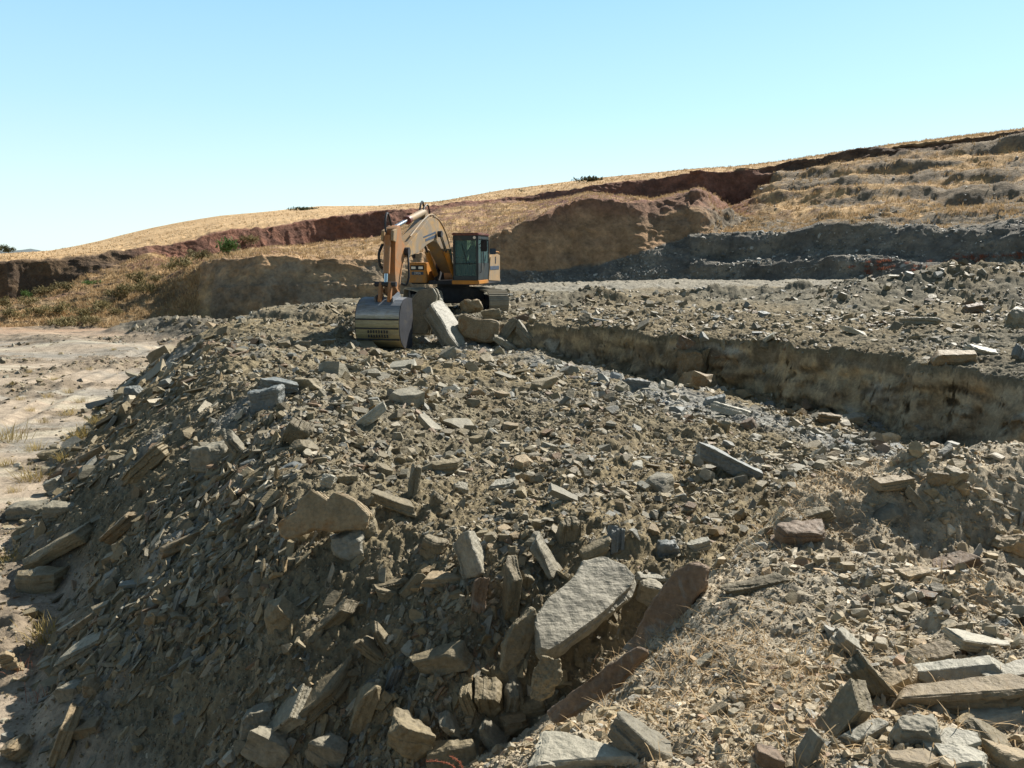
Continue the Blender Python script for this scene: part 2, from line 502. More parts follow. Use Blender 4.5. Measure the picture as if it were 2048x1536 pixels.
c_floor = lerp(c_floor, np.array([0.225, 0.18, 0.13]), lumpf * 0.85)
base = lerp(base, c_floor, GWF)
ii = np.arange(NTH * NR).reshape(NR, NTH)
Q = np.stack([ii[:-1, :-1], ii[:-1, 1:], ii[1:, 1:], ii[1:, :-1]], -1).reshape(-1, 4)[:, ::-1]
g = mesh_np("quarry_ground", np.stack([GX, GY, GZ], 1), quads=Q, mat=M['earth'], col=base, smooth=True)
tag(g, "trenched grey and tan quarry ground with its rubble heap and cut bench", None, None, 'structure')

# wide plain under everything, out to the horizon
ring = [0, 40, 90, 200, 600, 2000, 9000]
pv = [(0, -20, -1.2)]; 
NA = 64
for r_ in ring[1:]:
    for k in range(NA):
        a = 2 * math.pi * k / NA
        pv.append((r_ * math.cos(a), r_ * math.sin(a) - 20, -1.2 - 0.012 * r_ * (r_ > 300)))
pt = [(0, 1 + k, 1 + (k + 1) % NA) for k in range(NA)]
pq = []
for j in range(len(ring) - 2):
    for k in range(NA):
        a = 1 + j * NA + k; b = 1 + j * NA + (k + 1) % NA
        pq.append((a, a + NA, b + NA, b))
pl = mesh_np("ground", np.array(pv), quads=np.array(pq), tris=np.array(pt), mat=M['hill'], col=np.array([0.3, 0.22, 0.13]))
tag(pl, "dry brown plain around the quarry", None, None, 'structure')

# ------------------------------------------------------------------ hillside with its banks and scarps
# per photo column: A foot, A2 lower break, B bank or wall top, C scarp foot, D scarp top, E ridge, as (row, distance)
HC = {
    -700: [(664, 57), (645, 61), (622, 68), (612, 72), (545, 76), (532, 130)],
    -300: [(660, 57), (640, 61), (618, 68), (608, 72), (532, 76), (520, 140)],
    0:    [(655, 57), (632, 62), (612, 68), (603, 71), (522, 74), (507, 150)],
    100:  [(657, 57), (630, 62), (602, 68), (588, 72), (518, 76), (501, 165)],
    150:  [(657, 57), (627, 62), (596, 67), (566, 74), (515, 77), (492, 180)],
    200:  [(655, 56), (620, 61), (588, 66), (548, 74), (511, 78), (481, 200)],
    250:  [(653, 56), (616, 61), (578, 66), (527, 76), (505, 80), (468, 215)],
    300:  [(650, 55), (610, 60), (565, 66), (510, 79), (494, 82), (456, 230)],
    350:  [(648, 54), (605, 59), (556, 64), (518, 78), (486, 83), (446, 236)],
    400:  [(645, 53), (596, 56), (538, 60), (519, 76), (478, 84), (437, 240)],
    440: [(640, 52), (575, 52.8), (518, 55), (514, 75), (466, 86), (431, 245)],
    520: [(635, 51.5), (570, 52.2), (509, 53.5), (498, 77), (455, 90), (424, 255)],
    640: [(630, 51.5), (570, 52.2), (517, 53.5), (489, 80), (437, 95), (412, 300)],
    760: [(622, 52), (566, 52.6), (513, 54), (474, 87), (424, 98), (411, 300)],
    880: [(600, 54), (555, 55), (502, 56), (418, 99), (410, 104), (402, 170)],
    1000: [(585, 58), (540, 58.8), (468, 61), (404, 105), (398, 109), (380, 165)],
    1080: [(572, 58), (545, 59.2), (428, 61.2), (404, 105), (387, 108), (370, 155)],
    1180: [(570, 58), (535, 60), (392, 62.6), (390, 95), (373, 97), (357, 150)],
    1300: [(566, 58), (502, 60), (405, 63.5), (402, 95), (358, 97), (345, 135)],
    1400: [(565, 57), (462, 60.5), (386, 65), (383, 91), (344, 93), (336, 125)],
    1460: [(562, 56), (472, 61), (436, 70), (424, 92), (340, 95), (333, 120)],
    1500: [(561, 55), (470, 60), (438, 69), (400, 93), (336, 95), (329, 118)],
    1560: [(560, 54), (468, 59), (440, 68), (346, 93), (328, 95), (322, 115)],
    1700: [(556, 50), (460, 55), (430, 64), (320, 89), (305, 91), (301, 105)],
    1850: [(550, 47), (448, 52.5), (410, 63), (302, 86), (285, 88), (281, 100)],
    2048: [(545, 44), (440, 49.5), (400, 61), (277, 84), (262, 86), (257, 98)],
    2500: [(535, 41), (420, 47), (370, 58), (220, 80), (205, 82), (200, 92)],
    3100: [(520, 38), (400, 43), (340, 52), (170, 74), (150, 76), (145, 84)],
}
NCX = 1750
pxs = np.linspace(-650, 3050, NCX)
keys = np.array(sorted(HC))
for k_ in HC:
    HC[k_][3] = (HC[k_][3][0], HC[k_][4][1] - 1.6)      # the scarp under the hilltop is nearly upright


def smooth1(a, w):
    k = np.hanning(2 * w + 1); k /= k.sum()
    return np.convolve(np.pad(a, w, mode='edge'), k, mode='valid')


LN = []
cp, sp = math.cos(PITCH), math.sin(PITCH)
for j in range(6):
    yy = smooth1(np.interp(pxs, keys, [HC[k][j][0] for k in keys]), 9)
    dd = smooth1(np.interp(pxs, keys, [HC[k][j][1] for k in keys]), 12)
    # natural wobble of each break line
    yy = yy + [0, 3.0, 2.6, 2.2, 1.3, 0.35][j] * fbm2(pxs * 0.02, pxs * 0 + j * 9.1, 200 + j, 4)
    dd = dd + [0, 0.8, 1.5, 0.9, 0.5, 0][j] * (1 - 0.9 * sstep(380, 430, pxs) * (1 - sstep(860, 960, pxs)) * (j < 3)) * fbm2(pxs * 0.013, pxs * 0 + j * 5.7, 210 + j, 4)
    v = (768 - yy) / FPX; u = (pxs - 1024) / FPX
    k = dd / (cp + v * sp)
    LN.append(np.stack([u * k, dd, CAMZ + k * (-sp + v * cp)], 1))
A0 = LN[0].copy(); A0[:, :2] *= 0.9; A0[:, 2] -= 2.0
F0 = LN[5].copy(); F0[:, :2] *= 1.25; F0[:, 2] = LN[5][:, 2] - 3
F1 = LN[5].copy(); F1[:, :2] *= 2.2; F1[:, 2] = -3
seq = [A0] + LN + [F0, F1]
cnt = [4, 60, 62, 74, 40, 70, 6, 6]
rows = []; rid = []; rt = []
for s, (a, b, c) in enumerate(zip(seq[:-1], seq[1:], cnt)):
    for q in range(c):
        t = q / c
        rows.append(a * (1 - t) + b * t); rid.append(s); rt.append(t)
rows.append(seq[-1]); rid.append(len(cnt)); rt.append(0)
P = np.stack(rows)                                 # rows x columns x 3
NRW = len(rows)
# soften the breaks a little, then displace
for it in range(2):
    P[1:-1] = 0.25 * P[:-2] + 0.5 * P[1:-1] + 0.25 * P[2:]
dr = np.gradient(P, axis=0); dc = np.gradient(P, axis=1)
N = np.cross(dc, dr); N /= np.linalg.norm(N, axis=2, keepdims=True) + 1e-9
S = np.array(rid)[:, None] + np.array(rt)[:, None] + np.zeros((1, NCX))      # 0..8
PX = np.broadcast_to(pxs[None, :], S.shape)
X, Y, Z = P[..., 0], P[..., 1], P[..., 2]
steep = 1 - sstep(0.35, 0.75, np.abs(N[..., 2]))
lump = ((0.3 + 0.45 * ((PX > 1440) & (S < 4))) * fbm2(X * 0.16, Y * 0.16 + Z * 0.1, 220, 3) + 0.22 * ridge2(X * 0.45, Y * 0.45 + Z * 0.4, 224, 3)
        + 0.13 * fbm2(X * 1.7, Y * 1.7 + Z * 1.1, 228, 3))
gul = 0.5 * ridge2(X * 0.8 + 0.1 * Z, Y * 0.4 + 5, 232, 3) + 0.35 * fbm2(X * 0.9, Z * 0.9, 236, 4) + 0.12 * fbm2(X * 3, Z * 3, 238, 2)
terr = 0.35 * np.sin(Z * 3.2 + 3 * fbm2(X * 0.12, Y * 0.12, 239, 3))
far = sstep(5.0, 5.3, S)
amp = 1 - 0.95 * far
amp = amp * sstep(0.9, 1.25, S) * (1 - sstep(6.0, 6.4, S))
gul = gul * (1 - 0.6 * ((PX > 930) & (PX < 1450) & (S < 3)))
disp = (lump * (1 - steep) + gul * (0.38 + 0.3 * ((PX > 400) & (PX < 920) & (S < 3))) * steep) * amp + terr * (1 - steep) * amp * ((PX > 1380) & (S < 5))
P = P + N * disp[..., None] * np.sign(N[..., 2:3] + 1e-6)
X, Y, Z = P[..., 0], P[..., 1], P[..., 2]
# colours of the hill's materials
fl = lambda a: a.ravel()
sx, sS, sp_ = fl(PX), fl(S), fl(steep)
n_a = fl(fbm2(X * 0.2, Y * 0.2 + Z * 0.35, 240, 5)); n_b = fl(fbm2(X * 0.7, Y * 0.7 + Z * 0.9, 245, 4)); n_c = fl(fbm2(X * .06, Y * .06, 247, 3))
n_st = fl(fbm2(X * 0.08, Z * 1.1, 248, 4))
grass = lerp(np.array([0.50, 0.335, 0.17]), np.array([0.37, 0.25, 0.14]), sstep(-0.3, 0.4, n_a))
grey = lerp(np.array([0.185, 0.172, 0.148]), np.array([0.28, 0.25, 0.2]), sstep(-0.3, 0.4, n_b))
red = lerp(np.array([0.26, 0.128, 0.086]), np.array([0.2, 0.105, 0.076]), sstep(-0.3, 0.3, n_b))
dark = lerp(np.array([0.15, 0.1, 0.06]), np.array([0.115, 0.08, 0.055]), sstep(-0.3, 0.3, n_b))
tanw = lerp(np.array([0.43, 0.27, 0.15]), np.array([0.31, 0.21, 0.135]), sstep(-0.35, 0.35, n_a + 0.5 * n_st))
greyw = lerp(np.array([0.32, 0.25, 0.175]), np.array([0.46, 0.325, 0.195]), sstep(-0.25, 0.25, 0.6 * n_a + 0.5 * n_b + 0.4 * n_st))
pale = lerp(np.array([0.60, 0.41, 0.22]), np.array([0.5, 0.33, 0.17]), sstep(-0.3, 0.4, n_a + n_c))
soil = np.array([0.26, 0.17, 0.1]); soilg = np.array([0.22, 0.18, 0.13])
c = np.zeros((len(sx), 3))
right = sstep(930, 1000, sx)
# A - A2
lowL = lerp(grass, soil, sstep(0.05, 0.3, n_b))
lowL = lerp(lowL, np.array([0.2, 0.155, 0.085]), sstep(0.1, 0.35, n_a + 0.3 * n_b) * 0.5)
wallmid = sstep(395, 440, sx + 20 * n_b) * (1 - right)
low = lerp(lowL, greyw, wallmid)
low = lerp(low, grey, right)
# A2 - B
midR = lerp(grass * 0.85, soilg, sstep(-0.12, 0.15, n_b + 0.5 * n_a + 0.5 * n_st))
mid = lerp(lerp(lowL, greyw, wallmid), tanw, right)
mid = lerp(mid, red, sstep(1030, 1090, sx) * sstep(2.5, 2.9, sS + 0.35 * n_a) * 0.65)
mid = lerp(mid, midR, sstep(1400, 1450, sx + 25 * n_b))
# B - C
up = lerp(grass, soil, sstep(0.15, 0.4, n_b)); up = lerp(up, soilg, sstep(-0.1, 0.18, n_a + 0.4 * n_b + 0.6 * n_st) * sstep(1500, 1600, sx) * 0.85)
up = lerp(up, red, sstep(800, 900, sx) * (1 - sstep(1080, 1120, sx)) * sstep(0.0, 0.3, n_b + 0.4 * n_st) * 0.7)
up = lerp(up, red, sstep(1030, 1090, sx) * (1 - sstep(1400, 1440, sx)) * sstep(-0.25, 0.1, n_b))
up = lerp(up, red, sstep(240, 270, sx) * (1 - sstep(400, 440, sx)) * sstep(3.3, 3.5, sS + 0.25 * n_a) * (1 - sstep(3.8, 3.9, sS)) * 0.8)
up = lerp(up, red, sstep(0.1, 0.35, n_a) * (1 - sstep(1400, 1500, sx)) * 0.5)
up = lerp(up, red, (sstep(1385, 1410, sx) * (1 - sstep(1480, 1530, sx + 30 * n_b))) * 0.9)
# C - D
sc = lerp(dark, red, sstep(230, 330, sx)); sc = lerp(sc, dark, sstep(1500, 1570, sx) * 0.8)
brk = 0.10 * n_b
c = lerp(low, mid, sstep(1.96, 2.04, sS + brk))
c = lerp(c, up, sstep(2.97, 3.03, sS + brk * 0.6))
c = lerp(c, sc, sstep(3.97, 4.03, sS + brk * 0.6))
c = lerp(c, pale, sstep(4.97, 5.02, sS + brk * 0.25))
c = lerp(c, np.array([0.44, 0.28, 0.155]), wallmid * sstep(2.5, 2.8, sS + 0.5 * n_b) * (1 - sstep(3.0, 3.1, sS)) * 0.8)
c = c * (1 + 0.3 * fl(fbm2(X * 2.2 + Y * 1.1, Z * 2.6, 251, 3)) * (sS < 4.9))[:, None]
idx = np.arange(NRW * NCX).reshape(NRW, NCX)
HQ = np.stack([idx[:-1, :-1], idx[:-1, 1:], idx[1:, 1:], idx[1:, :-1]], -1).reshape(-1, 4)
hill = mesh_np("hillside", P.reshape(-1, 3), quads=HQ, mat=M['hill'], col=c, smooth=True)
tag(hill, "dry grass hillside with red scarps behind the quarry", None, None, 'structure')
# ------------------------------------------------------------------ rocks
def cut_box(rs, cuts, lo=0.55, hi=0.9):
    """unit box with corners and edges knocked off by random planes"""
    bm = bmesh.new()
    bmesh.ops.create_cube(bm, size=2.0)
    sk = [rs.uniform(-.18, .18) for _ in range(6)]
    for v in bm.verts:
        v.co.x += sk[0] * v.co.z + sk[1] * v.co.y * 1.3
        v.co.y += sk[2] * v.co.z + sk[3] * v.co.x
        v.co.x *= 1 + sk[4] * v.co.y * 1.4
        v.co.y *= 1 + sk[5] * v.co.x * 1.4
    for _ in range(cuts):
        n = Vector((rs.gauss(0, 1), rs.gauss(0, 1), rs.gauss(0, 0.75)))
        if n.length < 1e-3:
            continue
        n.normalize()
        ext = max(v.co.dot(n) for v in bm.verts)
        r = bmesh.ops.bisect_plane(bm, geom=bm.verts[:] + bm.edges[:] + bm.faces[:], plane_co=n * ext * rs.uniform(lo, hi),
                                   plane_no=n, clear_outer=True, dist=1e-5)
        be = [e for e in bm.edges if e.is_boundary]
        if be:
            bmesh.ops.holes_fill(bm, edges=be, sides=0)
    bmesh.ops.remove_doubles(bm, verts=bm.verts[:], dist=0.02)
    return bm


def dice(bm, target, maxit=6):
    bmesh.ops.triangulate(bm, faces=bm.faces[:])
    for _ in range(maxit):
        long = [e for e in bm.edges if e.calc_length() > target]
        if not long:
            break
        bmesh.ops.subdivide_edges(bm, edges=long, cuts=1)
        bmesh.ops.triangulate(bm, faces=[f for f in bm.faces if len(f.verts) > 3])


def weather(bm, seed, amp, freq, layer=0.0, lfreq=20.0, axis=2):
    """break up the flat faces: lumps, chips, and bedding steps across `axis`"""
    bm.normal_update()
    co = np.array([v.co[:] for v in bm.verts]); no = np.array([v.normal[:] for v in bm.verts])
    x, y, z = co.T
    d = amp * (0.7 * vnoise3(x * freq, y * freq, z * freq, seed) + 0.4 * vnoise3(x * freq * 2.3, y * freq * 2.3, z * freq * 2.3, seed + 1)
               + 0.22 * vnoise3(x * freq * 5, y * freq * 5, z * freq * 5, seed + 2))
    if layer:
        h = co[:, axis] + 0.012 * vnoise3(x * 5, y * 5, z * 5, seed + 3)
        k = np.floor(h * lfreq)
        st = (_hash(k, k * 0, k * 0 + 3, seed) - 0.5) * 2 * layer
        st = st * (0.6 + 0.8 * vnoise3(x * freq, y * freq, k * 3.7, seed + 5))
        side = 1 - np.abs(no[:, axis])
        d = d + st * side
    co = co + no * d[:, None]
    for v, c in zip(bm.verts, co):
        v.co = c


def rock_bm(seed, dims, cuts=7, target=None, amp=0.03, layer=0.0, bev=0.05, axis=2):
    rs = random.Random(seed)
    bm = cut_box(rs, cuts)
    h = Vector(dims) * 0.5
    for v in bm.verts:
        v.co = Vector((v.co.x * h.x, v.co.y * h.y, v.co.z * h.z))
    mn = min(dims)
    if bev:
        bmesh.ops.bevel(bm, geom=bm.edges[:], offset=bev * mn, segments=1, affect='EDGES', clamp_overlap=True)
    dice(bm, target or max(dims) / 9)
    weather(bm, seed, amp * mn, 2.2 / (sum(dims) / 3), layer * mn, 5.5 / mn, axis)
    return bm


def bm_mesh(name, bm, mat, flat=True):
    me = bpy.data.meshes.new(name)
    bm.normal_update()
    bmesh.ops.recalc_face_normals(bm, faces=bm.faces[:])
    bm.to_mesh(me); bm.free()
    me.polygons.foreach_set("use_smooth", np.full(len(me.polygons), not flat))
    if mat: me.materials.append(mat)
    return me


def link(name, me, parent=None):
    o = bpy.data.objects.new(name, me); COL.objects.link(o)
    if parent is not None: o.parent = parent
    return o


def ground_normal(x, y, e=0.25):
    z = H_all(np.array([x - e, x + e, x, x]), np.array([y, y, y - e, y + e]), False)
    n = Vector((-(z[1] - z[0]) / (2 * e), -(z[3] - z[2]) / (2 * e), 1.0))
    return n.normalized()


# ---- loose chips: far too many to count, one mesh
PROT = []
for k in range(36):
    rs = random.Random(900 + k)
    bm = cut_box(rs, (3, 9, 4, 6, 3, 10)[k % 6], 0.5, 0.85)
    asp = [(1, .62, .17), (.85, .8, .7), (1, .45, .22), (.9, .75, .5), (1, .34, .13), (.8, .75, .65)][k % 6]
    for v in bm.verts:
        v.co = Vector((v.co.x * asp[0], v.co.y * asp[1], v.co.z * asp[2])) * 0.5
    bmesh.ops.triangulate(bm, faces=bm.faces[:])
    bm.verts.index_update()
    PROT.append((np.array([v.co[:] for v in bm.verts]), np.array([[v.index for v in f.verts] for f in bm.faces])))
    bm.free()


def scatter_points(n, r0, r1, seed, accept, amax=R(46)):
    g_ = np.random.default_rng(seed)
    t = g_.uniform(-amax, amax, n); r = np.exp(g_.uniform(math.log(r0), math.log(r1), n))
    x, y = r * np.sin(t), r * np.cos(t)
    z, top, cl, wf, do, bo = H_all(x, y)
    keep = g_.uniform(0, 1, n) < accept(x, y, z, top, cl, wf, do)
    e = 0.18
    nx = -(H_all(x + e, y, False) - H_all(x - e, y, False)) / (2 * e)
    ny = -(H_all(x, y + e, False) - H_all(x, y - e, False)) / (2 * e)
    N_ = np.stack([nx, ny, np.ones(n)], 1); N_ /= np.linalg.norm(N_, axis=1, keepdims=True)
    return x[keep], y[keep], z[keep], top[keep], cl[keep], wf[keep], do[keep], N_[keep], r[keep], g_


def frames(N_, g_, tilt, along=None, mix=None):
    n = len(N_)
    nn = N_ + g_.normal(0, 1, (n, 3)) * tilt[:, None]
    nn /= np.linalg.norm(nn, axis=1, keepdims=True)
    a = g_.normal(0, 1, (n, 3))
    if along is not None:
        a = a * (1 - mix[:, None]) * 0.8 + along * mix[:, None] * np.where(g_.uniform(size=(n, 1)) < .5, -1, 1)
    a = a - (a * nn).sum(1, keepdims=True) * nn
    a /= np.linalg.norm(a, axis=1, keepdims=True) + 1e-9
    b = np.cross(nn, a)
    return np.stack([a, b, nn], 2)


PAL = np.array([(0.225, 0.182, 0.108), (0.25, 0.208, 0.135), (0.215, 0.19, 0.135), (0.21, 0.203, 0.17), (0.265, 0.195, 0.108),
                (0.205, 0.14, 0.086), (0.38, 0.335, 0.25), (0.175, 0.145, 0.093)])
PALW = np.array([.27, .2, .17, .1, .08, .05, .05, .08])


def merge_chips(name, x, y, z, F, size, sink, g_, label, pal=None, palw=None, gain=None, flat=None):
    n = len(x)
    kind = g_.integers(0, len(PROT), n)
    if flat is not None: kind = np.where(flat, (kind // 2) * 2, kind)
    cols = (PAL if pal is None else pal)[g_.choice(len(PALW if palw is None else palw), n, p=PALW if palw is None else palw)]
    cols = cols * g_.uniform(0.8, 1.2, (n, 1))
    if gain is not None: cols = cols * gain
    VV, TT, CC = [], [], []; off = 0
    for k, (pv_, pf) in enumerate(PROT):
        s = np.nonzero(kind == k)[0]
        if not len(s): continue
        m = len(pv_)
        w = np.einsum('nij,vj->nvi', F[s], pv_) * size[s][:, None, None]
        ctr = np.stack([x[s], y[s], z[s]], 1) + F[s][:, :, 2] * (sink[s] * size[s])[:, None]
        w = w + ctr[:, None, :]
        VV.append(w.reshape(-1, 3)); CC.append(np.repeat(cols[s], m, 0))
        TT.append((pf[None] + (np.arange(len(s)) * m)[:, None, None] + off).reshape(-1, 3)); off += m * len(s)
    o = mesh_np(name, np.concatenate(VV), tris=np.concatenate(TT), mat=M['chips'], col=np.concatenate(CC))
    return tag(o, label, None, None, 'stuff')


def acc_rubble(x, y, z, top, cl, wf, do):
    a = np.where(top == 3, 0.34, 1.0)
    a = np.where(cl, 0.2, a)
    a = np.where((top == 2) & (y > 40), 0.06, a)
    clump = 0.45 + 1.7 * fbm2(x * 0.8, y * 0.8, 301, 3)
    a = a * (1 - 0.45 * (top == 1) * np.exp(-((x - 0.5 * (26 - y) + 0.9) ** 2) / 1.2) * (y > 10))
    shade = np.where((top == 1) & (do > 0.6) & (y < 11), 0.8, 1.0)
    a = a * np.clip(clump, 0.1, 1) * shade
    a = np.where((wf > .5) & (do < 4.4) & (do > 0) & (y < 30), 0.45 * np.clip(clump + .3, .2, 1), a)
    return np.where((wf > 0.5) & ~((do < 4.4) & (do > 0) & (y < 30)), 0.04 + 2.2 * np.clip(fbm2(x * .33, y * .62, 83, 5), 0, .4), a)


x, y, z, top, cl, wf, do, N_, r, g_ = scatter_points(390000, 1.6, 55, 11, acc_rubble)
flank = ((top == 1) & (do > 0.3)).astype(float)
down = np.stack([N_[:, 0], N_[:, 1], -np.hypot(N_[:, 0], N_[:, 1])], 1)
down /= np.linalg.norm(down, axis=1, keepdims=True) + 1e-9
F = frames(N_, g_, 0.28 + 0.45 * g_.uniform(0, 1, len(x)) ** 2, down, 0.75 * flank)
sz = np.minimum(0.042 * (r / 10) ** 0.55 * np.clip(np.exp(g_.normal(0, 0.75, len(x))), 0.3, 6.0), 0.02 * r)
sz = np.where((wf > 0.5) & ~((do < 4.4) & (do > 0)), sz * 0.6, sz)
sz = np.where(top == 2, sz * 0.8, sz)
sz = np.where((flank > .5) & (y > 8), np.minimum(sz * 1.5, 0.024 * r), sz)
sz = np.where((top == 1) & (do > 0.6) & (y < 11), np.minimum(sz * 1.45, 0.022 * r), sz)
merge_chips("rubble", x, y, z, F, sz, g_.uniform(-0.16, 0.1, len(x)), g_, "loose grey and olive shale chips strewn over the quarry heap and bench", gain=np.where((top == 3)[:, None], np.array([1.42, 1.38, 1.38]), 1.0) * (1 + ((top == 1) * (y > 10) * np.exp(-((x - 0.5 * (26 - y) + 0.9) ** 2) / 1.4))[:, None] * np.array([.15, .3, .6])), flat=(flank > .5) & (g_.uniform(0, 1, len(x)) < .85))

# grit and crumbs of soil near the camera
x, y, z, top, cl, wf, do, N_, r, g_ = scatter_points(170000, 1.6, 17, 12, lambda x, y, z, top, cl, wf, do: np.where(wf > .5, .25, np.where(cl, .1, 0.8)), R(40))
merge_chips("gravel", x, y, z, frames(N_, g_, np.full(len(x), 0.8)), (r / 7) ** 0.6 * 0.017 * np.exp(g_.normal(0, 0.4, len(x))), g_.uniform(-0.1, 0.25, len(x)), g_,
            "fine gravel and crumbs of dry soil on the near slopes", np.array([(0.2, 0.162, 0.1), (0.235, 0.19, 0.125), (0.175, 0.15, 0.105), (0.3, 0.26, 0.19)]), np.array([.4, .3, .22, .08]), np.where((top == 3)[:, None], np.array([1.5, 1.48, 1.5]), np.where((wf > .5)[:, None], np.array([1.3, 1.25, 1.2]), 1.0)))

# ---- single stones: shared shapes
SHAPES = {}
for nm, dims, cuts, layer in (('slab', (1, .68, .2), 5, .1), ('block', (1, .78, .6), 7, .05), ('shard', (1, .36, .17), 4, .08), ('stone', (1, .85, .68), 11, .02)):
    SHAPES[nm] = [rock_bm(400 + 17 * k + len(nm), dims, cuts, 0.085, 0.05, layer, 0.06) for k in range(5)]
MESHES = {}


def shape_mesh(kind, mat, k):
    key = (kind, mat, k)
    if key not in MESHES:
        MESHES[key] = bm_mesh({'slab': 'flat_stone', 'block': 'angular_rock', 'shard': 'stone_shard', 'stone': 'stone'}[kind], SHAPES[kind][k].copy(), M[mat])
    return MESHES[key]


def mat3(a, b, c_):
    return Matrix((a, b, c_)).transposed()


